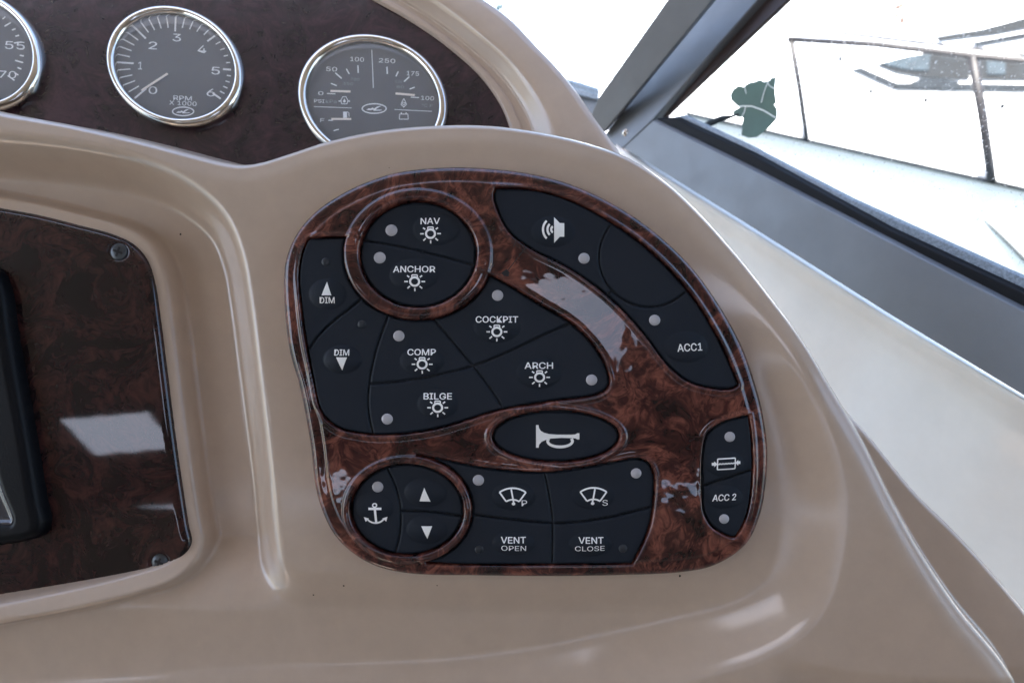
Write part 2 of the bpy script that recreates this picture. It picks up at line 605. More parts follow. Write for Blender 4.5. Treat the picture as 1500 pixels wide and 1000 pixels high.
# ------------------------------------------------------------------ the dashboard moulding
E_TOP = [(-320, 100), (-200, 122), (-100, 140), (0, 160), (100, 178), (200, 201), (280, 222), (325, 233), (350, 236), (378, 232), (420, 219),
         (480, 200), (560, 184), (650, 177), (720, 178), (800, 189), (860, 203), (920, 224), (980, 262), (1030, 308), (1085, 370),
         (1130, 430), (1175, 495), (1210, 555), (1240, 605), (1268, 655), (1303, 725), (1348, 805), (1402, 885), (1460, 955), (1488, 1000), (1525, 1080), (1560, 1180)]
E_POLY = np.vstack([spline(E_TOP, n=8), [(1560, 1300), (-320, 1300)]])
F_TOP = [(-320, 96), (-200, 118), (-100, 136), (0, 156), (100, 174), (200, 197), (280, 218), (325, 229), (350, 231), (378, 228), (420, 215),
         (480, 196), (560, 180), (650, 173), (720, 174), (800, 185), (860, 199), (922, 220), (984, 259), (1034, 305), (1089, 368),
         (1134, 428), (1179, 493), (1214, 552), (1248, 598), (1290, 646), (1352, 722), (1427, 797), (1500, 880), (1560, 955), (1650, 1080)]
F_POLY = np.vstack([spline(F_TOP, n=8), [(1650, 1300), (-320, 1300)]])
PAD = np.vstack([spline([(-320, 205), (-150, 206), (0, 213), (110, 225), (200, 245), (270, 280), (315, 322), (338, 375), (350, 440), (363, 540), (376, 640),
                         (386, 720), (393, 785), (404, 830), (435, 853), (500, 860), (700, 866), (900, 864), (1000, 858), (1100, 846), (1300, 846)], n=8),
                 [(1800, 846), (1800, -400), (-320, -400)]])
W_PTS = [(-320, 262), (-150, 274), (0, 301), (60, 312), (120, 327), (165, 339), (198, 354), (220, 378), (232, 412), (241, 470), (250, 540), (260, 620), (271, 700), (281, 765),
         (286, 792), (278, 815), (256, 832), (215, 845), (150, 860), (80, 874), (0, 889), (-150, 915), (-320, 940)]
W_POLY = np.vstack([spline(W_PTS, n=6)])
RIDGE = spline([(900, 150), (985, 262), (1060, 362), (1112, 440), (1150, 510), (1178, 572), (1202, 640), (1217, 700), (1221, 750), (1215, 805), (1200, 860), (1172, 905), (1120, 940),
                (1030, 972), (900, 1005), (700, 1040), (400, 1060)], n=6)
FLAT_END = [(1000, 930), (1100, 948), (1160, 964), (1230, 978), (1330, 987), (1490, 993), (1600, 998)]

def dash_fn(X, Y):
    sE, sF = sd_poly(X, Y, E_POLY), sd_poly(X, Y, F_POLY)
    sP, sW = sd_poly(X, Y, PAD), sd_poly(X, Y, (W_POLY - (CX, CY))*((D + 0.016)/D) + (CX, CY))
    sR = -sd_curve(X, Y, RIDGE)                                   # positive outside the dish
    H = np.zeros_like(X)
    t = np.clip((sR + 80) / 84, 0, 2)
    H += 9.5 * smin(t*t*(1.6 - 0.6*np.minimum(t, 1)), 1.0, 0.22) * sstep(330, 560, Y)
    # a soft roll along the upper edge
    H -= 2.2 * sstep(-46, -6, sE) ** 2
    left = sstep(440, 350, X) * sstep(905, 800, Y)
    amp = (8.5 + 19.5*left) * (1 - sstep(860, 1120, X))
    H -= amp * sstep(-24, 42, sP)
    H -= 10 * sstep(850, 1100, Y) * (1 - sstep(-200, 0, sR)) * sstep(900, 300, X)
    # raised lip round the burl panel, and the pocket it sits in
    H += 13.0 * (1 - sstep(9, 26, sW)) * sstep(300, 200, X - 80)
    H -= 14.0 * sstep(-12, -24, sW)
    sB = sd_curve(X, Y, FLAT_END)
    H -= 9.0 * sstep(-10, 45, sB) * sstep(1110, 1190, X)
    H -= np.clip(sE + 8, 0, 7)*0.42 + lip(sE, 11, 13.0)
    H -= lip(sF, 8, 110.0)
    return sF, H

DS = DashSurf(0.0)
dash = thing('dashboard', 'glossy beige moulded dashboard carrying the burl switch panel', 'dashboard', DS.pt(750, 900, -0.06))
height_obj('moulding', DS, (-320, 60, 1660, 1160), 3.0, dash_fn, 14.0, 'gelcoat', dash)
# bits of grit lying on the moulding
def grit(px, py, r, where):
    r *= 0.75
    g = np.array([[px, py]], float)
    _, h = dash_fn(g[:, :1], g[:, 1:])
    c = DS.pt(px, py, float(h[0, 0])*0.001)
    V, fs = [], []
    n = 6
    for k in range(n):
        a = 2*math.pi*k/n
        rr = r*0.0004*(0.7+0.6*rnd.random())
        V.append(c + rr*(math.cos(a)*RIGHT + math.sin(a)*UP))
    V.append(c + BACK*r*0.0003)
    fs = [(k, (k+1) % n, n) for k in range(n)]
    tag(mesh_obj('grit_speck', V, fs, 'grit'), 'tiny dark speck of grit ' + where, 'grit', 'grit specks on the dashboard')
for a in ((233, 333, 2.4, 'in the corner of the recess beside the burl instrument panel'), (455, 876, 2.2, 'below the ledge under the anchor button'), (502, 859, 2.0, 'on the ledge under the anchor button'),
          (996, 843, 2.4, 'against the lower edge of the switch panel near ACC 2'), (640, 858, 1.4, 'on the ledge under the VENT OPEN button'), (570, 246, 1.0, 'above the upper rim of the switch panel near NAV'), (1356, 812, 1.5, 'on the outer edge of the moulding beside the white coaming')):
    grit(*a)

# ------------------------------------------------------------------ switch panel
TOP = 11.0                                  # mm above the dashboard face
SS = DashSurf(0.009)
OUT = spline([(660, 243), (700, 244), (762, 250), (824, 264), (886, 290), (948, 329), (1010, 385), (1056, 447), (1090, 509), (1108, 560), (1119, 600), (1127, 655), (1125, 710),
              (1116, 758), (1095, 800), (1050, 830), (1005, 840), (900, 845), (780, 846), (700, 845), (606, 843), (557, 834), (523, 818), (489, 787), (469, 748), (459, 709),
              (453, 655), (444, 602), (436, 565), (422, 515), (415, 460), (413, 410), (416, 380), (429, 346), (457, 311), (504, 279), (566, 254), (612, 246)], True, 6)
def corner_poly(*runs):
    """closed outline from smooth runs that meet in corners"""
    return np.vstack([spline(r, n=6)[:-1] if len(r) > 2 else np.array(r[:-1], float) for r in runs])
GA = corner_poly([(455, 349), (480, 348), (520, 349), (600, 372), (716, 403)],
                 [(716, 403), (737, 413), (793, 447), (839, 475), (873, 511), (889, 542), (892, 560), (886, 571), (868, 579), (800, 588), (732, 600), (641, 627), (576, 636), (537, 635),
                  (495, 625), (472, 604), (459, 554), (449, 502), (441, 445), (438, 402), (443, 371), (451, 352), (455, 349)])
GB = corner_poly([(726, 276), (777, 278), (830, 292), (886, 320), (948, 364), (1010, 429), (1047, 487), (1069, 533), (1081, 563)],
                 [(1081, 563), (1071, 569), (1040, 568), (1008, 559), (978, 536), (940, 487), (898, 442), (839, 397), (774, 363), (745, 340), (729, 310), (723, 288), (726, 276)])
GC = corner_poly([(1096, 607), (1056, 618), (1034, 635), (1028, 659), (1027, 710), (1030, 750), (1044, 772), (1068, 785), (1077, 786)],
                 [(1077, 786), (1086, 773), (1096, 746), (1102, 695), (1101, 644), (1096, 607)])
GD = corner_poly([(612, 664), (661, 674), (713, 684), (778, 690), (815, 689), (855, 683), (900, 675), (930, 670), (948, 676), (957, 693), (957, 728), (951, 770), (939, 800), (926, 825)],
                 [(926, 825), (780, 826)], [(780, 826), (674, 826), (625, 823)], [(625, 823), (585, 745), (612, 664)])
NAVC, NAVI, NAVO = (613, 373), (85, 77), (109, 96)
ANC, ANI, ANO = (597, 745), (82, 66.5), (95, 80)
HC, HI, HO = (814, 638), (92.5, 37.5), (104, 47)

def panel_fn(X, Y):
    S = sd_poly(X, Y, OUT)
    H = np.full_like(X, TOP)
    # gentle crown and rounded rim with a faint step line inside it
    H += 1.2 * (1 - ((X-770)/360)**2 - ((Y-545)/310)**2)
    H -= 1.1 * sstep(-27, -20, S)
    q = np.clip((S + 13) / 13, 0, 0.985)
    H -= 5.2 * (1 - np.sqrt(1 - q*q))
    H -= np.clip(S, 0, 6) * 6
    sn_o, sn_i = sd_ell(X, Y, *NAVC, *NAVO), sd_ell(X, Y, *NAVC, *NAVI)
    sa_o, sa_i = sd_ell(X, Y, *ANC, *ANO), sd_ell(X, Y, *ANC, *ANI)
    sh_o, sh_i = sd_ell(X, Y, *HC, *HO), sd_ell(X, Y, *HC, *HI)
    def beaded(o, i, h):
        t = np.clip(i / np.maximum(i - o, 1e-3), 0, 1)               # 0 at the hole, 1 at the outside
        return h * np.sqrt(np.clip(1 - (2*t-1)**2, 0, 1)) * ((o < 0) & (i > 0))
    for P in (GA, GB, GC, GD):
        s = sd_poly(X, Y, P)
        H += 0.7 * np.exp(-((s-4)/3.0)**2) * (s > 0)                  # fine bead round each opening
        keep = (sn_o > 0) & (sa_o > 0) if P is GA or P is GD else (s < 1e9)
        wall = sstep(1.2, -1.2, s)
        if P is GA: wall = wall * sstep(-1.0, 1.0, sn_o)
        if P is GD: wall = wall * sstep(-1.0, 1.0, sa_o)
        H -= 6.5 * wall
    H += beaded(sn_o, sn_i, 2.4) + beaded(sa_o, sa_i, 2.2) + beaded(sh_o, sh_i, 1.3)
    for s in (sn_i, sa_i, sh_i):
        H -= 6.5 * sstep(1.2, -1.2, s)
    return S, H

panel = thing('switch_panel', 'red-brown burl switch panel with navy rubber buttons and white symbols', 'switch panel', SS.pt(780, 846, -0.004))
height_obj('panel_body', SS, (404, 234, 1138, 856), 1.5, panel_fn, 5.5, 'burl', panel)

def crown(X, Y):
    return 1.2 * (1 - ((X-770)/360)**2 - ((Y-545)/310)**2)

# open cracks in the lacquered film
def hpan(x, y):
    _, h = panel_fn(x[None, :], y[None, :])
    return h[0]*0.001 + 0.00012
for pts, w in (([(770, 364), (757, 380), (746, 394), (738, 405)], 1.3), ([(736, 399), (741, 404), (745, 402), (740, 396)], 5.0), ([(624, 663), (619, 671), (616, 678)], 1.4), ([(754, 349), (755, 356), (752, 363)], 1.0),
               ([(908, 634), (921, 628)], 1.2), ([(1008, 646), (1016, 641)], 1.0)):
    Ink().line(pts, w).lay('crack', SS, hpan, 'crack', panel)

# the rubber pads under the buttons
def base_obj(sfun, box):
    def fn(X, Y):
        s = sfun(X, Y)
        return s, TOP + crown(X, Y) - 3.2 - np.clip(s+1.5, 0, 9)*0.2
    return height_obj('keypad_base', SS, box, 3.0, fn, 1.0, 'rubber_base', panel)
base_obj(lambda X, Y: np.maximum(sd_poly(X, Y, GA), -sd_ell(X, Y, *NAVC, *NAVO)), (430, 340, 900, 645))
base_obj(lambda X, Y: sd_poly(X, Y, GB), (715, 270, 1090, 575))
base_obj(lambda X, Y: sd_poly(X, Y, GC), (1020, 600, 1110, 792))
base_obj(lambda X, Y: np.maximum(sd_poly(X, Y, GD), -sd_ell(X, Y, *ANC, *ANO)), (580, 655, 965, 832))
base_obj(lambda X, Y: sd_ell(X, Y, *NAVC, *NAVI), (520, 290, 705, 456))
base_obj(lambda X, Y: sd_ell(X, Y, *ANC, *ANI), (508, 672, 686, 818))
base_obj(lambda X, Y: sd_ell(X, Y, *HC, *HI), (715, 595, 912, 680))

L1 = spline([(530, 438), (512, 453), (490, 470), (469, 490), (453, 511)], n=5)          # walking down-left
L2 = spline([(569, 463), (553, 508), (543, 552), (540, 596), (548, 640)], n=5)          # down
L3 = spline([(540, 562), (589, 558), (641, 549), (693, 536), (745, 515), (800, 489), (845, 470)], n=5)   # right
L4 = spline([(636, 468), (667, 505), (693, 536), (719, 570), (738, 600)], n=5)          # down-right
LN = spline([(525, 352), (582, 361), (634, 373), (705, 392)], n=4)
LC = spline([(1022, 713), (1065, 699), (1108, 685)], n=4)
LDH = spline([(685, 752), (752, 760), (820, 765), (885, 758), (960, 740)], n=5)
LDV = spline([(796, 685), (804, 725), (809, 762), (808, 830)], n=4)
LAV = spline([(565, 680), (580, 712), (587, 745), (586, 782), (579, 812)], n=4)
LAH = spline([(585, 747), (635, 749), (682, 756)], n=4)
G = 0.9                                                                                   # half a groove, pixels
def gA(X, Y): return np.maximum(sd_poly(X, Y, GA) + 1.4, -sd_ell(X, Y, *NAVC, *NAVO) + 1.2)
def gB(X, Y): return sd_poly(X, Y, GB) + 1.4
def gC(X, Y): return sd_poly(X, Y, GC) + 1.4
def gD(X, Y): return np.maximum(sd_poly(X, Y, GD) + 1.4, -sd_ell(X, Y, *ANC, *ANO) + 1.2)
def gN(X, Y): return sd_ell(X, Y, *NAVC, *NAVI) + 1.4
def gK(X, Y): return sd_ell(X, Y, *ANC, *ANI) + 1.4
def gH(X, Y): return sd_ell(X, Y, *HC, *HI) + 1.6
BLANK = (950, 377, 73)
def blank(X, Y): return np.hypot(X-BLANK[0], Y-BLANK[1]) - BLANK[2]
def cut(*terms):
    def fn(X, Y):
        s = terms[0](X, Y)
        for c, sg in terms[1:]:
            v = c(X, Y) if callable(c) else -sd_curve(X, Y, c)
            s = np.maximum(s, sg*v + G)
        return s
    return fn

def lamp(ink, cx, cy, k=0.95):
    cy += 1.0
    ink.ring(cx, cy, 6.9*k, 6.4*k, 3.3*k)
    for a in (0, 45, 90, 135, 180):
        c, s = math.cos(math.radians(a)), math.sin(math.radians(a))
        ink.bar(cx+10.4*k*c, cy+9.8*k*s, cx+16*k*c, cy+14.6*k*s, 2.2*k)
    for a in (-42, -138):
        c, s = math.cos(math.radians(a)), math.sin(math.radians(a))
        ink.bar(cx+10.8*k*c, cy+9.8*k*s, cx+15.5*k*c, cy+13.6*k*s, 2.2*k)
    ink.line([(cx-4.2*k, cy-6*k), (cx-4.2*k, cy-10*k), (cx+4.2*k, cy-10*k), (cx+4.2*k, cy-6*k)], 1.9*k)
    return ink

def button(label, sfun, box, bump, prints, leds, nubs=(), lift=0.0):
    """bump: (cx, cy, rx, ry, mm) thumb swelling; prints: list of (name, Ink, material); leds: frosted lamps"""
    def height(X, Y, s):
        h = TOP + crown(X, Y) - 0.9 + lift
        if bump:
            q = ((X-bump[0])/bump[2])**2 + ((Y-bump[1])/bump[3])**2
            h = h + 1.7*bump[4] * np.clip(1 - q, 0, 1)**1.0 * sstep(1.0, 0.7, q) + bump[4]*0.25*np.exp(-(q-1)**2*6)*0
        r = 3.4
        t = np.clip((s + r) / r, 0, 0.98)
        return h - 1.0*(1 - np.sqrt(1 - t*t)) - np.clip(s, 0, 3)*2.0
    def fn(X, Y):
        s = sfun(X, Y)
        return s, height(X, Y, s)
    b = height_obj('button', SS, box, 1.25, fn, 0.6, 'rubber', panel)
    b['label'] = label
    def hp(x, y):
        s = sfun(x[None, :], y[None, :])
        return height(x[None, :], y[None, :], s)[0]*0.001 + 0.00022
    for nm, ink, mat in prints:
        ink.lay(nm, SS, hp, mat, b)
    for (x, y, r, mat, hh) in [(x, y, r, 'lens', 1.1) for x, y, r in leds] + [(x, y, 6.5, 'lens_dark', 0.9) for x, y in nubs]:
        base = hp(np.array([x], float), np.array([y], float))[0]
        V, fs = [], []
        n, rings = 20, 5
        for k in range(rings):
            a = (math.pi/2) * k / rings
            for i in range(n):
                t = 2*math.pi*i/n
                V.append(SS.pt(x + r*math.cos(a)*math.cos(t), y + r*0.96*math.cos(a)*math.sin(t), base - 0.0004 + 0.001*hh*math.sin(a)))
        V.append(SS.pt(x, y, base - 0.0004 + 0.001*hh))
        for k in range(rings-1):
            for i in range(n):
                fs.append((k*n+i, (k+1)*n+i, (k+1)*n+(i+1) % n, k*n+(i+1) % n)[::-1])
        fs += [((rings-1)*n+i, len(V)-1, (rings-1)*n+(i+1) % n)[::-1] for i in range(n)]
        o = mesh_obj('indicator_light' if mat == 'lens' else 'indicator_nub', V, fs, mat, b)
        recalc(o)
    return b

T = lambda *a, **k: Ink().text(*a, **k)
P_, PG = 'print', 'print_grey'
button('upper half-round button printed NAV', cut(gN, (LN, -1)), (522, 290, 706, 400), (640, 336, 37, 25, 1.0),
       [('lettering', T('NAV', 631, 325, 28, 9.0), P_), ('lamp_symbol', lamp(Ink(), 631.5, 342.5), P_)], [(574, 338, 9)])
button('lower half-round button printed ANCHOR', cut(gN, (LN, 1)), (522, 345, 706, 456), (607, 403, 38, 25, 1.0),
       [('lettering', T('ANCHOR', 607.5, 395, 61, 9.2), P_), ('lamp_symbol', lamp(Ink(), 608.5, 412), P_)], [(557, 378, 9)])
button('button printed DIM with an up triangle', cut(gA, (L1, 1), (L2, 1)), (432, 340, 560, 520), (481, 431, 29, 24, 1.0),
       [('lettering', T('DIM', 481, 440, 21.5, 8.6), PG), ('arrow_symbol', Ink().tri([(480.5, 413), (487.5, 433), (473, 433)]), PG)], [], [(478, 384)])
button('button printed DIM with a down triangle', cut(gA, (L1, -1), (L2, 1)), (440, 430, 580, 645), (503, 526, 30, 22, 1.2),
       [('lettering', T('DIM', 502.5, 516, 21.5, 8.6), PG), ('arrow_symbol', Ink().tri([(494.5, 523), (510.5, 523), (503, 542)]), PG)], [], [(531, 475)])
button('button printed COMP', cut(gA, (L2, -1), (L3, -1), (L4, 1)), (535, 440, 705, 570), (619, 528, 34, 23, 1.0),
       [('lettering', T('COMP', 618.5, 515.5, 41, 9.0), P_), ('lamp_symbol', lamp(Ink(), 619.5, 532), P_)], [(585, 492, 8.5)])
button('button printed BILGE', cut(gA, (L2, -1), (L3, 1), (L4, 1)), (535, 525, 745, 645), (642, 591, 32, 23, 1.0),
       [('lettering', T('BILGE', 642, 579.5, 41, 9.0), P_), ('lamp_symbol', lamp(Ink(), 642, 595), P_)], [(568, 613, 8.5)])
button('button printed COCKPIT', cut(gA, (L3, -1), (L4, -1)), (630, 395, 850, 545), (728, 480, 36, 23, 1.0),
       [('lettering', T('COCKPIT', 728, 468, 61.5, 9.2), P_), ('lamp_symbol', lamp(Ink(), 728, 485), P_)], [(729, 433, 8.5)])
button('button printed ARCH', cut(gA, (L3, 1), (L4, -1)), (690, 462, 900, 610), (789, 546, 35, 24, 1.0),
       [('lettering', T('ARCH', 789, 535, 41, 9.2), P_), ('lamp_symbol', lamp(Ink(), 790, 551), P_)], [(866, 556, 8.5)])
sp = Ink()
for r in (4.6, 10.0, 16.5):
    sp.ring(811.5, 337.5, r, r*1.05, 3.2, 180-48-(r < 6)*14, 180+48+(r < 6)*14, 12)
sp.tri([(811.2, 319), (819.5, 328), (826, 328), (826, 348), (819.5, 348), (811.2, 357)])
SPLIT = np.array([(930, 385), (893, 428), (860, 470)], float)
button('button with a loudspeaker symbol', cut(gB, (lambda X, Y: -blank(X, Y), 1), (SPLIT, 1)), (715, 270, 960, 480), (810, 340, 34, 24, 1.0), [('horn_speaker_symbol', sp, PG)], [(855, 379, 8.5)])
button('blank round-ended button without print', cut(gB, (blank, 1)), (870, 300, 1030, 456), None, [], [])
button('button printed ACC1', cut(gB, (lambda X, Y: -blank(X, Y), 1), (SPLIT, -1)), (880, 400, 1090, 575), (1004, 508, 34, 24, 1.0),
       [('lettering', T('ACC1', 1008.5, 508.5, 36, 11.0, rot=-3), P_)], [(958, 469, 8.5)])
wt = Ink()
wt.line([(1049.5, 671), (1075.5, 669.5), (1075, 685), (1049, 686.5), (1049.5, 671)], 1.8)
wv = [(1050 + i*25/24, 678.4 - i*0.06 + 0.9*math.sin(i*1.6)) for i in range(25)]
wt.line(wv, 1.6)
wt.bar(1041, 678.6, 1045.5, 678.4, 4.2); wt.tri([(1044.5, 674.4), (1049.5, 678.4), (1044.5, 682.8)])
wt.bar(1083, 676.2, 1079, 676.4, 4.2); wt.tri([(1079.8, 672.2), (1075.6, 676.6), (1079.8, 680.8)])
button('button with a boxed wave symbol and two arrows', cut(gC, (LC, -1)), (1020, 600, 1110, 720), (1060, 678, 30, 20, 0.7), [('pump_symbol', wt, P_)], [(1068, 639, 8)])
button('button printed ACC 2', cut(gC, (LC, 1)), (1020, 680, 1110, 792), (1060, 727, 29, 18, 0.7),
       [('lettering', T('ACC 2', 1059.5, 727, 34, 9.4, rot=-3, skew=0.16), P_)], [(1060, 759, 7.5)])
hn = Ink()
hn.tri([(785, 621.5), (788.6, 621.5), (789.4, 626), (792, 630), (797, 632.8), (804, 634.6), (815, 635.4), (836, 635.6), (842, 635.2), (845.2, 633.4), (848.2, 633.4), (848.2, 642.6), (845.4, 642.6), (842.5, 641),
        (836, 640.6), (822, 640.2), (806, 641.2), (799, 643.2), (793, 646), (789.6, 650), (788.8, 654.5), (785, 654.5)])
hn.ring(820, 645, 18, 8.3, 4.2, -25, 205, 28)
button('oval button with a horn symbol', gH, (715, 595, 912, 680), None, [('horn_symbol', hn, PG)], [])
an = Ink()
an.ring(550.2, 738, 2.9, 2.6, 1.9); an.bar(541, 743, 560, 743, 3.6); an.bar(550.3, 740, 552, 763.5, 3.4)
an.ring(551, 752, 14.0, 12.5, 2.6, 25, 155, 14)
an.tri([(534, 755.5), (541.5, 757.5), (536.5, 763)]); an.tri([(568.5, 755), (561, 757.5), (566.5, 762.5)])
button('button with an anchor symbol', cut(gK, (LAV, 1)), (508, 672, 600, 818), (549, 742, 30, 24, 0.9), [('anchor_symbol', an, P_)], [(554, 712, 8.5)])
button('button with an up triangle beside the anchor', cut(gK, (LAV, -1), (LAH, -1)), (560, 672, 686, 765), (624, 720, 33, 22, 1.1),
       [('arrow_symbol', Ink().tri([(622.5, 712), (631.5, 732.5), (615.5, 732)]), PG)], [])
button('button with a down triangle beside the anchor', cut(gK, (LAV, -1), (LAH, 1)), (560, 740, 686, 818), (626, 774, 32, 22, 1.1),
       [('arrow_symbol', Ink().tri([(618, 768), (634, 768), (626.8, 787)]), PG)], [])
def wiper(cx, cy, letter, lean):
    k = Ink()
    k.ring(cx, cy+20.5, 32, 31, 2.4, 270-36.5, 270+36.5, 14)
    k.ring(cx, cy+20.5, 15.5, 14.5, 2.4, 270-38, 270+38, 8)
    for s in (-1, 1):
        k.bar(cx+s*9.5, cy+8.8, cx+s*19.3, cy-4.6, 2.4)
    k.bar(cx-lean*2.2, cy-9, cx+lean*1.4, cy+10, 2.4)
    k.disc(cx+lean*1.2, cy+12.2, 2.6, 2.4)
    k.text(letter, cx+17.0, cy+11.5, 8.0, 8.8, bold=0.0)
    return k
button('button with a wiper symbol and the letter P', cut(gD, (LDH, -1), (LDV, 1)), (580, 655, 815, 775), (752, 725, 34, 22, 0.8), [('wiper_symbol', wiper(751, 723.5, 'P', 1), P_)], [(701, 702, 8.5)])
button('button with a wiper symbol and the letter S', cut(gD, (LDH, -1), (LDV, -1)), (790, 655, 965, 775), (868, 724, 34, 22, 0.8), [('wiper_symbol', wiper(868.5, 723, 'S', -1), P_)], [(931, 692, 8)])
button('button printed VENT OPEN', cut(gD, (LDH, 1), (LDV, 1)), (590, 740, 820, 832), (752, 794, 33, 18, 1.0),
       [('lettering', T('VENT', 752, 788.5, 36, 8.8).text('OPEN', 752.5, 800.5, 36, 7.6, bold=0.0, rot=1), P_)], [], [(702, 803)])
button('button printed VENT CLOSE', cut(gD, (LDH, 1), (LDV, -1)), (800, 735, 965, 832), (864, 795, 33, 18, 1.0),
       [('lettering', T('VENT', 865, 789, 36, 8.8).text('CLOSE', 863.3, 801, 43, 7.4, bold=0.0, rot=-1), P_)], [], [(912, 802)])

# ------------------------------------------------------------------ burl panel in the left recess, with a black display unit
WS = DashSurf(-0.016)
def wood_fn(X, Y):
    s = sd_poly(X, Y, W_POLY) + 2.0
    H = np.full_like(X, -11.5)
    q = np.clip((s + 14) / 14, 0, 0.97)
    H -= 6.5*(1 - np.sqrt(1 - q*q)) + np.clip(s, 0, 4)*3
    for (cx, cy) in ((178.5, 370), (238, 820)):
        H -= 1.3 * sstep(17, 12, np.hypot(X-cx, (Y-cy)*1.1))
    return s, H
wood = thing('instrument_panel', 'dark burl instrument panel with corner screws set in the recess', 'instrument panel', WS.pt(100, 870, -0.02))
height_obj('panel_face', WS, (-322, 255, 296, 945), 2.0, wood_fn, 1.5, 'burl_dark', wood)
def screw(cx, cy, r, parent):
    base = -0.0125
    V, fs = [], []
    n = 24
    prof = [(1.0, 0.0), (0.97, 0.0008), (0.8, 0.0013), (0.45, 0.0016)]
    for k, (q, h) in enumerate(prof):
        for i in range(n):
            t = 2*math.pi*i/n
            V.append(WS.pt(cx+r*q*math.cos(t), cy+r*q*math.sin(t), base-0.0006+h))
    V.append(WS.pt(cx, cy, base+0.0011))
    for k in range(len(prof)-1):
        for i in range(n):
            fs.append((k*n+i, (k+1)*n+i, (k+1)*n+(i+1) % n, k*n+(i+1) % n)[::-1])
    fs += [((len(prof)-1)*n+i, len(V)-1, (len(prof)-1)*n+(i+1) % n)[::-1] for i in range(n)]
    o = mesh_obj('screw', V, fs, 'screw', parent); recalc(o)
    a = math.radians(20)
    k = Ink()
    for b in (a, a+math.pi/2):
        k.bar(cx-0.55*r*math.cos(b), cy-0.55*r*math.sin(b), cx+0.55*r*math.cos(b), cy+0.55*r*math.sin(b), r*0.26)
    k.lay('cross_slot', WS, lambda x, y: np.full_like(x, base+0.00125), 'crack', o)
screw(178.5, 370, 13, wood)
screw(238, 820, 12, wood)

US = DashSurf(-0.004)
U_POLY = spline([(-330, 372), (-120, 382), (-30, 388), (-6, 398), (6, 425), (14, 480), (28, 560), (44, 650), (58, 735), (64, 765), (58, 784), (36, 793), (0, 799), (-100, 815), (-330, 850)], n=5)
U_IN = spline([(-330, 425), (-120, 436), (-70, 445), (-56, 470), (-38, 540), (-14, 630), (12, 715), (28, 760), (22, 772), (4, 774), (-100, 788), (-330, 818)], n=5)
def unit_fn(X, Y):
    s = sd_poly(X, Y, U_POLY)
    si = sd_poly(X, Y, U_IN)
    q = np.clip((s+16)/16, 0, 0.97)
    H = -1.0 - 6.0*(1 - np.sqrt(1-q*q)) - np.clip(s, 0, 4)*6
    H -= 5.0*sstep(0, -14, si)
    return s, H
unit = thing('display_unit', 'black plastic display unit standing proud of the dark burl panel', 'display', US.pt(-100, 800, -0.015))
height_obj('housing', US, (-322, 365, 80, 856), 2.0, unit_fn, 3.9, 'black_plastic', unit)
def bez_fn(X, Y):
    si = sd_poly(X, Y, U_IN)
    H = -5.6 + 3.2*np.exp(-((si+7)/5.0)**2)
    return si, H
height_obj('bezel', US, (-322, 400, 44, 820), 2.0, bez_fn, -0.5, 'grey_plastic', unit)

# ------------------------------------------------------------------ gauge pod behind the dashboard
GS = GaugeSurf(0.0)
edge = spline([(250, -190), (370, -112), (470, -45), (545, 0), (593, 27), (647, 63), (700, 109), (727, 144), (743, 176), (762, 250), (765, 330)], n=10)
silh = spline([(330, -250), (470, -150), (590, -70), (686, 0), (750, 46), (792, 90), (822, 122), (850, 158), (872, 190), (896, 222), (950, 300)], n=10)
pod = thing('gauge_pod', 'beige hooded gauge pod with a plum burl face behind the dashboard lip', 'gauge pod', GS.pt(500, 330, -0.03))
# burl face: a sheet out to the rim, running down behind the dashboard lip
rows = []
for k in np.linspace(0, 1, 30):
    L = np.stack([np.interp(k, [0, 1], [-420, -420])*np.ones(len(edge)), edge[:, 1]], 1)
    rows.append(GS.pt(L[:, 0]*(1-k) + edge[:, 0]*k, L[:, 1]*(1-k) + edge[:, 1]*k, 0.0))
loft('burl_face', rows, 'burl_gauge', pod, flip=False)
prof = [(-0.01, -3), (0.0, 1.0), (0.02, 2.6), (0.05, 3.4), (0.10, 3.4), (0.14, 2.6), (0.18, 2.6), (0.26, 5.0), (0.34, 9.5), (0.41, 13.5), (0.47, 15.6), (0.54, 16.4), (0.66, 16.8), (0.80, 16.8), (0.90, 16.2), (0.955, 14.8), (0.985, 12.5), (1.0, 9.0), (1.0, 4.0)]
ps, ph = np.array([p[0] for p in prof]), np.array([p[1] for p in prof])
tt = np.linspace(0, 1, 8*len(prof))
ix = np.linspace(0, len(prof)-1, 8*len(prof))
pp = spline(prof, n=6)
rows = []
for s, h in pp:
    C = edge*(1-s) + silh*s
    rows.append(GS.pt(C[:, 0], C[:, 1], h*0.001))
last = rows[-1]
for d in (0.02, 0.10):
    rows.append(last - cam2world(GN[None, :])*0 - (cam2world(GN[None, :]) - CAM)*d)
loft('rim', rows, 'gelcoat', pod)

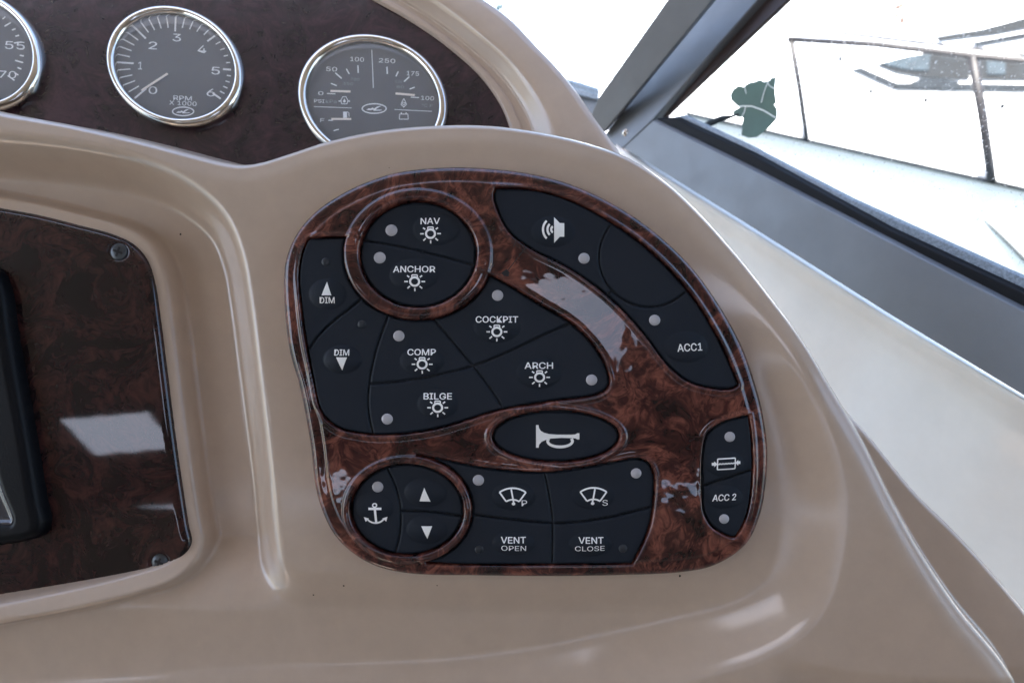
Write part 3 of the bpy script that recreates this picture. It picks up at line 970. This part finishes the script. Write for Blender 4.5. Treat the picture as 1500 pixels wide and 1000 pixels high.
class Dial:
    """one round gauge: A and B are its half axes in the picture"""
    def __init__(s, label, c, A, B):
        s.c, s.A, s.B = np.array(c, float), np.array(A, float), np.array(B, float)
        s.surf = GaugeSurf(0.007)
        s.root = thing('gauge', label, 'gauge', GS.pt(*s.c, 0.0), 'round gauges in the burl face')
    def px(s, u, v):
        """u right, v up in units of the bezel radius"""
        u, v = np.asarray(u, float), np.asarray(v, float)
        return s.c[0] + s.A[0]*u - s.B[0]*v, s.c[1] + s.A[1]*u - s.B[1]*v
    def lathe(s, name, prof, mat, n=96, smooth=True, parent=None):
        t = np.linspace(0, 2*math.pi, n, endpoint=False)
        rows = []
        for r, h in prof:
            x, y = s.px(r*np.cos(t), r*np.sin(t))
            rows.append(s.surf.pt(x, y, h*0.001))
        V = np.array(rows).reshape(-1, 3)
        fs = []
        for k in range(len(prof)-1):
            for i in range(n):
                fs.append((k*n+i, k*n+(i+1) % n, (k+1)*n+(i+1) % n, (k+1)*n+i))
        if prof[-1][0] < 0.2:
            fs.append(tuple((len(prof)-1)*n+i for i in range(n)))
        o = mesh_obj(name, V, fs, mat, parent or s.root)
        recalc(o)
        return o
    def build(s):
        s.lathe('bezel', [(1.035, -1), (1.035, 2.5), (1.02, 5.0), (0.998, 6.6), (0.975, 7.2), (0.95, 7.3), (0.925, 6.8), (0.905, 5.6), (0.895, 4.0), (0.89, 1.2)], 'chrome')
        s.face = s.lathe('dial_face', [(0.90, 1.6), (0.80, 1.6), (0.5, 1.6), (0.19, 1.6)], 'dial', 64)
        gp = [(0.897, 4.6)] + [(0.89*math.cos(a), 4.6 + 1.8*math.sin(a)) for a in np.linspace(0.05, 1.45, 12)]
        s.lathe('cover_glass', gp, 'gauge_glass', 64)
    def ink(s, name, ink, mat, h=1.75):
        """ink drawn in picture pixels on the sunk dial face"""
        return ink.lay(name, DialFace(s.surf), lambda x, y: np.full_like(x, h*0.001), mat, s.root)
class DialFace:
    def __init__(s, surf): s.s = GaugeSurf(0.0017)
    def pt(s, x, y, h): return s.s.pt(x, y, h)

dg1 = Dial('round chrome-rimmed gauge reading RPM X 1000', (253.6, 94.3), (98, 12.2), (0, 85.5)); dg1.build()
tk = Ink()
for i in range(31):
    a = math.radians(np.interp(i/5.0, range(7), [227, 182, 134, 88, 44, 2, -35]))
    big = i % 5 == 0
    c_, s_ = math.cos(a), math.sin(a)
    r0 = 0.70 + 0.16*max(0.0, c_) + (0 if big else 0.07)
    tk.bar(254.5 + 84*r0*c_, 97 + 8*r0*c_ - 72*r0*s_, 254.5 + 84*c_, 97 + 8*c_ - 72*s_, 2.6 if big else 1.7)
dg1.ink('tick_marks', tk, 'dial_print')
for t, x, y in (('0', 224, 132.5), ('1', 205.5, 96.5), ('2', 224, 67), ('3', 259, 55.5), ('4', 296, 72.5), ('5', 316, 104), ('6', 309, 136)):
    dg1.ink('lettering', Ink().text(t, x, y, 12.5 if t != '1' else 6, 11, rot=3, bold=0.0), 'dial_print')
dg1.ink('lettering', Ink().text('RPM', 267.5, 144, 27, 6.5, rot=3, bold=0.0), 'dial_print')
dg1.ink('lettering', Ink().text('X 1000', 268, 151.5, 40, 6.5, rot=3, bold=0.0), 'dial_print')
def emblem(cx, cy, w, h):
    k = Ink().ring(cx, cy, w, h, 1.7, n=36)
    k.tri([(cx-w*.68, cy+h*.30), (cx-w*.45, cy-h*.05), (cx-w*.30, cy+h*.02), (cx-w*.12, cy-h*.22), (cx-w*.02, cy+h*.02), (cx+w*.25, cy-h*.42), (cx+w*.62, cy-h*.62), (cx+w*.28, cy-h*.12), (cx+w*.12, cy+h*.24),
           (cx+w*.66, cy+h*.22), (cx+w*.56, cy+h*.42), (cx-w*.05, cy+h*.46), (cx-w*.08, cy+h*.2), (cx-w*.3, cy+h*.36)])
    return k
dg1.ink('emblem', emblem(268.3, 163.5, 15.5, 6.3), 'dial_print')
dg1.ink('needle', Ink().bar(246.5, 109, 208, 134, 3.2), 'needle', 2.6)

dg2 = Dial('round chrome-rimmed gauge with four small scales and PSI print', (544.8, 143), (107.8, 10), (0, 93)); dg2.build()
def z2(x, y): return 430 + x/5.883, 40 + y/5.883
tk = Ink()
for a, b, c, d, w in ((360, 395, 415, 443, 1.8), (455, 360, 480, 405, 1.6), (555, 330, 557, 395, 1.8), (322, 485, 372, 505, 1.6), (288, 572, 360, 575, 1.4), (805, 342, 808, 405, 1.8), (903, 383, 882, 425, 1.6),
                      (998, 428, 952, 470, 1.8), (1045, 518, 1000, 535, 1.6), (1010, 604, 1082, 608, 1.4), (300, 803, 340, 803, 1.4), (345, 893, 390, 880, 1.6), (674, 195, 688, 525, 1.1), (176, 685, 500, 697, 0.9), (870, 710, 1192, 726, 0.9)):
    tk.bar(*z2(a, b), *z2(c, d), w)
dg2.ink('tick_marks', tk, 'dial_print')
for t, x, y, w, h in (('100', 548, 278, 20, 6.3), ('50', 328, 362, 16, 6.3), ('0', 235, 570, 7.5, 5.6), ('PSI', 222, 637, 15, 5), ('F', 248, 803, 6, 5.5), ('250', 806, 290, 24, 6.3), ('175', 1028, 400, 18, 6.3), ('100', 1155, 612, 19, 6)):
    dg2.ink('lettering', Ink().text(t, *z2(x, y), w, h, rot=3, bold=0.0), 'dial_print')
for t, x, y, w, h in (('kPa', 325, 640, 16, 5), ('700', 530, 450, 13, 4), ('350', 470, 488, 15, 4), ('120', 905, 470, 10, 4), ('80', 920, 515, 11, 4), ('°C', 1130, 675, 8, 4.5), ('F', 1188, 678, 4.5, 4.5)):
    dg2.ink('lettering', Ink().text(t, *z2(x, y), w, h, rot=3, bold=0.0), 'dial_print_dim')
ic = Ink()
x, y = z2(438, 638)
ic.line([(x-5, y-1), (x-4, y+4), (x+4, y+4), (x+5, y-1)], 1.0); ic.line([(x-3, y-6.5), (x+3, y-6.5)], 1.0); ic.line([(x-2.4, y-6), (x-5.4, y-1)], 0.9); ic.line([(x+2.4, y-6), (x+5.4, y-1)], 0.9)
ic.disc(x, y, 1.9, 2.2); ic.tri([(x, y-4), (x+1.6, y), (x-1.6, y)]); ic.bar(x-8.5, y, x-5.5, y, 1.6); ic.bar(x+5.5, y, x+8.5, y, 1.6)
dg2.ink('scale_symbol', ic, 'dial_print')
ic = Ink()
x, y = z2(950, 655)
ic.line([(x, y-6.5), (x+2, y-3), (x+4, y+2), (x, y+5.5), (x-4, y+2), (x-2, y-3), (x, y-6.5)], 1.0); ic.ring(x, y+0.5, 1.8, 1.8, 0.9, n=12); ic.tri([(x-1.4, y+4.6), (x+1.4, y+4.6), (x, y+7)])
dg2.ink('scale_symbol', ic, 'dial_print')
ic = Ink()
x, y = z2(950, 770)
ic.line([(x-6, y-3.5), (x+6, y-3.5), (x+6.5, y+4), (x-6.5, y+4), (x-6, y-3.5)], 1.0); ic.bar(x-4.4, y-5, x-2.6, y-5, 1.8); ic.bar(x+2.6, y-5, x+4.4, y-5, 1.8)
dg2.ink('scale_symbol', ic, 'dial_print')
ic = Ink()
x, y = z2(450, 752)
ic.tri([(x-3.8, y-4), (x+1.8, y-4), (x+1.8, y+5), (x-3.8, y+5)]); ic.line([(x+2, y-4), (x+4.8, y-2), (x+4.8, y+3.5)], 0.9)
dg2.ink('scale_symbol', ic, 'dial_print')
dg2.ink('emblem', emblem(*z2(695, 702), 17.6, 7.0), 'dial_print')
for a, b, c, d in ((320, 556, 493, 561), (880, 578, 1047, 592), (328, 797, 500, 797)):
    dg2.ink('needle', Ink().bar(*z2(a, b), *z2(c, d), 3.0), 'needle', 2.6)

dg3 = Dial('round chrome-rimmed gauge with the numbers 55 and 70', (-45, 70), (100, 14), (0, 87)); dg3.build()
tk = Ink()
for i in range(31):
    a = math.radians(214 - i*(248/30.0))
    r0, r1 = (0.68, 0.80) if i % 3 == 0 else (0.74, 0.80)
    p0, p1 = dg3.px(r0*math.cos(a), r0*math.sin(a)), dg3.px(r1*math.cos(a), r1*math.sin(a))
    tk.bar(float(p0[0]), float(p0[1]), float(p1[0]), float(p1[1]), 2.0)
dg3.ink('tick_marks', tk, 'dial_print')
for t, x, y, w, h in (('55', 22, 67, 29, 11.5), ('70', 11.5, 109.5, 25, 10.5)):
    dg3.ink('lettering', Ink().text(t, x, y, w, h, rot=3, bold=0.0), 'dial_print')

# ------------------------------------------------------------------ side coaming and windscreen
def rail_depth(x):           # the side rail runs level, from the corner post aft towards the lens
    return np.interp(x, [860, 930, 1500, 1760], [0.905, 0.85, 0.53, 0.455])
def rl(pts, dd=0.0):
    return np.array([atpx(x, y, float(rail_depth(x)) + dd) for x, y in pts])
r_bot = [(905, 211), (960, 246), (1080, 320), (1300, 459), (1500, 580), (1760, 735)]
rows = [rl([(x, y-10) for x, y in r_bot], 0.03), rl([(x-1, y-1) for x, y in r_bot], 0.012), rl([(x-3, y+3) for x, y in r_bot], 0.006), rl([(x-6, y+9) for x, y in r_bot], 0.006), rl([(x-9, y+16) for x, y in r_bot], 0.012),
        rl([(x-12, y+24) for x, y in r_bot], 0.022), rl([(x-22, y+44) for x, y in r_bot], 0.030), rl([(x-40, y+80) for x, y in r_bot], 0.034), rl([(x-90, y+180) for x, y in r_bot], 0.040),
        rl([(x-160, y+330) for x, y in r_bot], 0.045), rl([(x-260, y+560) for x, y in r_bot], 0.05)]
R0 = np.array(rows)
# smooth the lofted rows lengthways and across
fine = np.array([np.stack([np.interp(np.linspace(0, 5, 60), range(6), R0[k][:, a]) for a in range(3)], 1) for k in range(len(R0))])
ks = np.linspace(0, len(R0)-1, 70)
fine2 = np.stack([np.stack([np.interp(ks, range(len(R0)), fine[:, j, a]) for a in range(3)], 1) for j in range(60)], 1)
for _ in range(3):
    fine2[1:-1] = (fine2[:-2] + 2*fine2[1:-1] + fine2[2:]) / 4
co = tag(loft('side_coaming', fine2, 'white_gelcoat'), 'off-white side coaming sloping between the dashboard and the windscreen rail', 'coaming')

class Flat:
    """the plane through three placed points"""
    def __init__(s, a, b, c, off=0.0):
        s.n = np.cross(b - a, c - a); s.n /= np.linalg.norm(s.n)
        if s.n @ (CAM - a) < 0: s.n = -s.n
        s.o = a + s.n*off
    def on(s, pts):
        out = []
        for x, y in pts:
            r = atpx(x, y, 1.0) - CAM
            out.append(CAM + r*(((s.o - CAM) @ s.n)/(r @ s.n)))
        return np.array(out)
    def pt(s, px, py, h):
        r = atpx(px, py, 1.0) - CAM
        t = ((s.o - CAM) @ s.n) / (r @ s.n)
        return CAM + r*np.asarray(t)[..., None] + np.asarray(h)[..., None]*s.n
OUTW = np.array([0.85, 0.50, 0.0]); OUTW /= np.linalg.norm(OUTW)       # outward from the side screen
ws = thing('windscreen', 'grey aluminium framed windscreen with a side and a front pane', 'windscreen', atpx(905, 211, 0.87))
r_top = [(956, 177), (1100, 248), (1364, 386), (1500, 456), (1760, 590)]
rb = [(913, 217), (1080, 320), (1300, 459), (1500, 580), (1760, 735)]
RAILP = Flat(rl([(916, 218)])[0], rl([(1500, 580)])[0], rl([(1500, 456)], 0.004)[0])
PANEP = Flat(rl([(1000, 171)], 0.024)[0], rl([(1500, 405)], 0.024)[0], atpx(1300, -150, 0.70))
slab('side_rail', np.vstack([RAILP.on(r_top), RAILP.on(rb)[::-1]]), OUTW*0.022, 'aluminium', ws, 0.0012)
g_lo = [(960, 174), (1100, 243), (1364, 381), (1500, 451), (1760, 585)]
g_hi = [(990, 174), (1100, 226), (1300, 336), (1500, 430), (1760, 556)]
slab('gasket', np.vstack([Flat(*RAILP.on([(956, 177), (1500, 580), (1500, 456)]), -0.006).on(g_hi), Flat(*RAILP.on([(956, 177), (1500, 580), (1500, 456)]), -0.006).on(g_lo)[::-1]]), OUTW*0.012, 'gasket', ws, 0.001)
s_lo = [(985, 172), (1100, 224), (1300, 333), (1500, 428), (1760, 554)]
s_hi = [(1000, 169), (1100, 216), (1244, 291), (1500, 408), (1760, 530)]
slab('sealant_strip', np.vstack([Flat(*RAILP.on([(956, 177), (1500, 580), (1500, 456)]), -0.013).on(s_hi), Flat(*RAILP.on([(956, 177), (1500, 580), (1500, 456)]), -0.013).on(s_lo)[::-1]]), OUTW*0.006, 'sealant', ws, 0.001)
# corner posts: lean aft, so their tops come nearer
def pd(y): return np.interp(y, [-260, 0, 220], [0.62, 0.763, 0.862])
def pp_(pts, dd=0.0): return np.array([atpx(x, y, float(pd(y)) + dd) for x, y in pts])
bk = np.array([0.35, 0.93, 0.0])*0.02
FRONTP = Flat(atpx(876, 138, 0.88), atpx(560, 50, 1.00), atpx(1160, -254, 0.66))
FPOST, SPOST = Flat(*FRONTP.on([(876, 138), (560, 50), (1160, -254)]), 0.010), Flat(*PANEP.on([(1000, 171), (1500, 405), (1300, -150)]), 0.016)
slab('front_post', FPOST.on([(978, 0), (876, 144), (865, 170), (882, 197), (1044, 0), (1252, -255), (1158, -254)]), -FPOST.n*0.02, 'aluminium', ws, 0.0012)
slab('side_post', SPOST.on([(1046, 0), (884, 199), (890, 210), (911, 218), (955, 176), (1110, 0), (1340, -256), (1254, -256)]), -SPOST.n*0.018, 'aluminium', ws, 0.0012)
slab('post_gasket', Flat(*PANEP.on([(1000, 171), (1500, 405), (1300, -150)]), 0.006).on([(1110, -1), (955, 174), (974, 171), (1154, 0), (1410, -255), (1342, -256)]), -SPOST.n*0.005, 'gasket_brown', ws, 0.001)
sc_c = SPOST.on([(917, 195)])[0]
nrm = CAM - sc_c; nrm /= np.linalg.norm(nrm)
tube('screw_head', [sc_c - nrm*0.004, sc_c + nrm*0.0012, sc_c + nrm*0.002], [0.0045, 0.0045, 0.003], 'chrome', ws, 16)
# front screen's lower rail, running to port behind the pod
fr = slab('front_rail', np.array([atpx(878, 133, 0.90), atpx(816, 114, 0.93), atpx(560, 40, 1.05), atpx(560, 66, 1.05), atpx(826, 136, 0.93), atpx(876, 147, 0.90)]), np.array([0.1, 0.02, 0.0])*0 + np.array([0, 0.012, 0.0]), 'sealant', ws, 0.001)
slab('front_sill', np.array([atpx(878, 146, 0.905), atpx(828, 136, 0.935), atpx(560, 70, 1.05), atpx(560, 160, 1.02), atpx(840, 190, 0.92), atpx(868, 174, 0.905)]), np.array([0, 0.012, 0.0]), 'aluminium', ws, 0.001)
# panes
gl = PANEP.on([(990, 172), (1100, 216), (1300, 315), (1500, 412), (1760, 535), (1900, -80), (1800, -256), (1380, -256)])
slab('side_pane', gl, -PANEP.n*0.004, 'screen_glass', ws)
slab('front_pane', FRONTP.on([(878, 140), (560, 52), (100, -80), (160, -256), (1150, -250), (980, 4)]), -FRONTP.n*0.004, 'screen_glass', ws)

# ------------------------------------------------------------------ own foredeck in front of the screen, added unseen canvas overhead to shade the helm, water
z_deck = CAM[2] - 0.46
dk = slab('foredeck', [(-2.2, 0.98, z_deck), (0.30, 0.98, z_deck), (0.36, 1.35, z_deck), (0.30, 2.2, z_deck), (0.0, 3.4, z_deck), (-0.9, 4.4, z_deck), (-2.2, 4.6, z_deck)], (0, 0, -0.25), 'hull', None, 0.03)
tag(dk, 'sunlit white foredeck beyond the front windscreen pane', 'deck')
cv = thing('shade_canopy', 'unseen tan canvas added to shade the helm, with drop curtains', 'canvas top', (0, -1.0, CAM[2] + 0.8))
xs, ys = np.linspace(-1.82, 1.52, 135), np.linspace(-2.24, 0.62, 115)
X, Y = np.meshgrid(xs, ys)
keep = ~((X > 0.02) & (X < 0.36) & (Y > -1.30) & (Y < -0.86)) & ~((X > -1.54) & (X < -1.26) & (Y > -1.74) & (Y < -1.49))  # openings placed to reflect as bright patches in the burl panels
Z = CAM[2] + 0.80 - 0.10*(X/1.7)**2
o = grid_obj('shade_roof', np.stack([X, Y, Z], -1), keep, 'canvas', cv)
o.modifiers.new('solid', 'SOLIDIFY').thickness = 0.004
slab('side_blocker', [(-1.8, -2.24, CAM[2]-1.9), (-1.8, -1.0, CAM[2]-1.9), (-1.8, -1.0, CAM[2]+0.70), (-1.8, -2.24, CAM[2]+0.70)], (-0.004, 0, 0), 'canvas', cv)  # added unseen curtains, so light comes mostly through the windscreen
slab('side_blocker', [(1.5, -2.2, CAM[2]-1.9), (1.5, -0.6, CAM[2]-1.9), (1.5, -0.6, CAM[2]+0.70), (1.5, -2.2, CAM[2]+0.70)], (0.004, 0, 0), 'canvas', cv)
slab('rear_blocker', [(-1.84, -2.21, CAM[2]-1.9), (1.54, -2.21, CAM[2]-1.9), (1.54, -2.21, CAM[2]+0.70), (-1.84, -2.21, CAM[2]+0.70)], (0, -0.004, 0), 'canvas', cv)
fl = slab('added_floor', [(-1.8, -2.2, CAM[2]-1.5), (1.5, -2.2, CAM[2]-1.5), (1.5, 0.3, CAM[2]-1.5), (-1.8, 0.3, CAM[2]-1.5)], (0, 0, -0.05), 'gelcoat')  # unseen floor, added to keep water reflections off the moulding
fl['kind'] = 'structure'
wa = mesh_obj('water', [(-400, -400, 0), (400, -400, 0), (400, 1200, 0), (-400, 1200, 0)], [(0, 1, 2, 3)], 'water', smooth=False)
wa['kind'] = 'structure'

dq = slab('backdrop', [(4.0, 4.6, 0.75), (60, -20, 0.75), (120, 90, 0.75), (-60, 140, 0.75), (-30, 26, 0.75)], (0, 0, -0.9), 'backdrop_mat')  # added pale slab that blows out white behind the boat
dq['kind'] = 'structure'
# ------------------------------------------------------------------ the white boat moored alongside
ZG = CAM[2] - 1.4
gun = [atz(1500, 265, ZG), atz(1370, 240, ZG), atz(1185, 198, ZG), atz(1135, 185, ZG)]
d = gun[3] - gun[0]; d /= np.linalg.norm(d)
inn = np.array([-d[1], d[0], 0.0]); inn = inn if inn @ np.array([1.0, 0.6, 0]) > 0 else -inn
g0, g1 = gun[0] - d*2.5, gun[3] + d*3.0
nb = thing('moored_boat', 'white motor boat moored alongside, seen through the side pane', 'boat', (g0+g1)/2*np.array([1, 1, 0]))
def along(a, inward, z):
    return g0 + d*a + inn*inward + np.array([0, 0, z])
Lg = np.linalg.norm(g1-g0)
rows = []
for a in np.linspace(0, Lg, 30):
    rows.append([along(a, w, z) for w, z in ((0.55, -1.5), (0.40, -1.0), (0.2, -0.55), (0.08, -0.25), (0.015, -0.07), (0.0, -0.02), (0.02, 0.0), (0.05, 0.005), (0.10, -0.02), (0.9, -0.03), (2.4, -0.03), (3.4, -0.05), (3.5, -0.3), (3.5, -1.5))])
loft('hull', rows, 'hull', nb)
# dark tube painting the shadow line under the gunwale, then trunk cabin
tube('gunwale_shade_line', [along(a, -0.012, -0.035) for a in np.linspace(0.0, Lg, 20)], 0.012, 'trim', nb, 8)
def cab(px, py, back=0.0, inset=0.62):
    """a pixel on the cabin side, a plane leaning inboard"""
    o = along(0, inset + back, 0.0); n = -inn + np.array([0, 0, 0.9])
    r = atpx(px, py, 1.0) - CAM
    return CAM + r * (((o - CAM) @ n) / (r @ n))
cq = [cab(1150, 190), cab(1235, 100), cab(1330, 78), cab(1560, -10), cab(1800, -80), cab(1800, 320), cab(1480, 240)]
slab('cabin_side', cq, inn*0.06, 'hull', nb, 0.0)
up = (-inn + np.array([0, 0, 0.9])); up /= np.linalg.norm(up)
def pane(name, pts, mat, lift=0.006, parent=nb):
    return slab(name, [cab(x, y) + up*lift for x, y in pts], -up*0.004, mat, parent)
w1 = pane('window', [(1282, 97), (1330, 85), (1368, 79), (1366, 116), (1340, 114), (1312, 109)], 'tinted', 0.02)
pane('window_pane', [(1292, 97), (1330, 88), (1363, 83), (1360, 107), (1330, 106)], 'pane_blue', 0.03, w1)
w2 = pane('window', [(1368, 79), (1420, 82), (1420, 119), (1394, 118), (1366, 116)], 'tinted', 0.02)
w3 = pane('window', [(1434, 84), (1480, 88), (1580, 97), (1580, 120), (1436, 119)], 'tinted', 0.02)
pane('window_pane', [(1444, 90), (1472, 92), (1472, 113), (1446, 113)], 'pane_blue', 0.03, w3)
pane('trim_band', [(1244, 104), (1262, 101), (1314, 124), (1311, 134)], 'trim', 0.02)
pane('trim_band', [(1314, 124), (1345, 124), (1580, 127), (1580, 138), (1311, 134)], 'trim', 0.02)
pane('trim_band', [(1334, 124), (1352, 117), (1372, 119), (1404, 123), (1404, 134), (1332, 133)], 'trim', 0.028)
pane('window', [(1370, 57), (1440, 45), (1580, 8), (1580, 30), (1450, 54), (1374, 63)], 'tinted', 0.02)
pane('trim_band', [(1422, 65), (1580, 36), (1580, 44), (1430, 71)], 'trim', 0.02)
for x, y in ((1276, 135), (1356, 148), (1468, 157), (1231, 87)):
    c = cab(x, y)
    tube('deck_fitting', [c - up*0.01, c + up*0.02, c + up*0.026], [0.014, 0.014, 0.006], 'trim', nb, 10)
# guard rail: its stanchions stand on the gunwale
gr = thing('guard_rail', 'thin weathered guard rail with upright stanchions along the moored boat', 'railing', gun[2])
def stan(bx, by, tx, ty):
    b = atz(bx, by, ZG)
    r = atpx(tx, ty, 1.0) - CAM
    t = ((b - CAM) @ (r*np.array([1, 1, 0]))) / (r[:2] @ r[:2])
    return b, CAM + r*t
tops = []
for bx, by, tx, ty, rad in ((1183, 198, 1159, 58, 0.015), (1455, 260, 1424, 82, 0.022)):
    b, t = stan(bx, by, tx, ty)
    tube('stanchion', [b - np.array([0, 0, 0.02]), (b+t)/2, t], rad, 'stainless', gr, 10)
    tops.append(t)
dr = tops[1] - tops[0]
p_a = tops[0] - dr*0.02
tube('top_rail', [p_a, tops[0] + dr*0.5 + np.array([0, 0, 0.012]), tops[1], tops[1] + dr*1.2], 0.015, 'stainless', gr, 10)
tube('mid_rail', [tops[0] + dr*0.28 + np.array([0, 0, 0.05]), tops[1] + np.array([0, 0, 0.03]), tops[1] + dr*1.2], 0.008, 'stainless', gr, 8)
# mooring line over the hull side
def hull_pt(px, py):
    o = gun[0] + inn*0.03; n = -inn + np.array([0, 0, -0.30])
    r = atpx(px, py, 1.0) - CAM
    return CAM + r*(((o - CAM) @ n)/(r @ n)) + n*0.015
tag(tube('mooring_line', [hull_pt(x, y) for x, y in ((1372, 244), (1400, 274), (1440, 315), (1500, 376), (1560, 440))], 0.008, 'rope', None, 8), 'thin dark mooring line hanging down the white hull side', 'rope')

# leaf stuck to the outside of the side pane
lf_pts = [(1137, 97), (1140, 115), (1139, 116), (1138, 132), (1139, 152), (1135, 155), (1139, 160), (1139, 170), (1137, 176), (1130, 185), (1120, 195), (1110, 202), (1098, 203), (1090, 200), (1088, 199), (1089, 180), (1090, 173), (1083, 174),
          (1076, 168), (1077, 164), (1086, 158), (1080, 155), (1073, 148), (1072, 141), (1076, 133), (1084, 127), (1091, 129), (1098, 123), (1108, 121), (1116, 118), (1121, 122), (1130, 120), (1131, 116), (1137, 116), (1138, 112), (1135, 98)]
def curl(x, y): return 0.0012 + 0.002*((x-1106)/34)**2 + 0.0014*np.sin((y-120)/11.0)*((x-1090)/40) + 0.001*((y-160)/40)**2
lroot = thing('leaf', 'dark green lobed leaf with pale veins clinging to the side pane', 'leaf', PANEP.pt(1089, 199, 0.0015))
lb = Ink().tri(lf_pts).lay('leaf_blade', PANEP, lambda x, y: curl(x, y), 'leaf', lroot)
lb.modifiers.new('solid', 'SOLIDIFY').thickness = 0.0008
tube('stem', [PANEP.on([(x, y)])[0] + PANEP.n*0.003 for x, y in ((1084, 169), (1072, 173), (1060, 175), (1046, 181), (1030, 188), (1024, 191))], [0.001, 0.0018, 0.003, 0.0034, 0.003, 0.002], 'rope', lroot, 8)
vn = Ink()
for pts, w in (([(1076, 160), (1090, 157), (1103, 157), (1120, 163), (1138, 174)], 1.8), ([(1128, 123), (1122, 138), (1117, 152)], 1.1), ([(1127, 123), (1131, 129), (1139, 134)], 1.1), ([(1094, 157), (1092, 166), (1088, 174), (1079, 172)], 1.1), ([(1093, 129), (1095, 139)], 0.9)):
    vn.line(pts, w)
vn.lay('vein', PANEP, lambda x, y: curl(x, y) + 0.0009, 'leaf_vein', lroot)

# small clumps of leaves lying outside
def leaf_clump(label, c, size, n, mat):
    V, fs = [], []
    for k in range(n):
        p = c + np.array([rnd.gauss(0, .35), rnd.gauss(0, .35), abs(rnd.gauss(0.3, .45))])*size
        a, b = np.array([rnd.gauss(0, 1) for _ in range(3)]), np.array([rnd.gauss(0, 1) for _ in range(3)])
        a /= np.linalg.norm(a); b -= a*(a @ b); b /= np.linalg.norm(b)
        q = size*rnd.uniform(0.10, 0.2)
        i = len(V)
        V += [p - a*q, p + b*q*.5, p + a*q, p - b*q*.5]
        fs.append((i, i+1, i+2, i+3))
    t = thing('leaf_clump', label, 'leaves', c)
    f = mesh_obj('foliage', V, fs, mat, t, smooth=False); f['kind'] = 'stuff'
    tube('twig', [c, c + np.array([0.1, 0, .5])*size, c + np.array([0, 0.1, .9])*size], [size*.05, size*.04, size*.02], mat, t, 6)
M['dry_leaf'] = plain('grey_blue_leaves', (0.05, 0.075, 0.09), 0.8, spec=0.1)
M['brown_leaf'] = plain('brown_leaves', (0.11, 0.075, 0.06), 0.8, spec=0.1)
leaf_clump('small clump of grey-blue leaves on the white foredeck', atz(736, 34, z_deck + 0.002), 0.060, 70, 'dry_leaf')
leaf_clump('small clump of brown leaves on the dock behind the moored boat', atz(1313, 46, 0.76), 0.30, 45, 'brown_leaf')
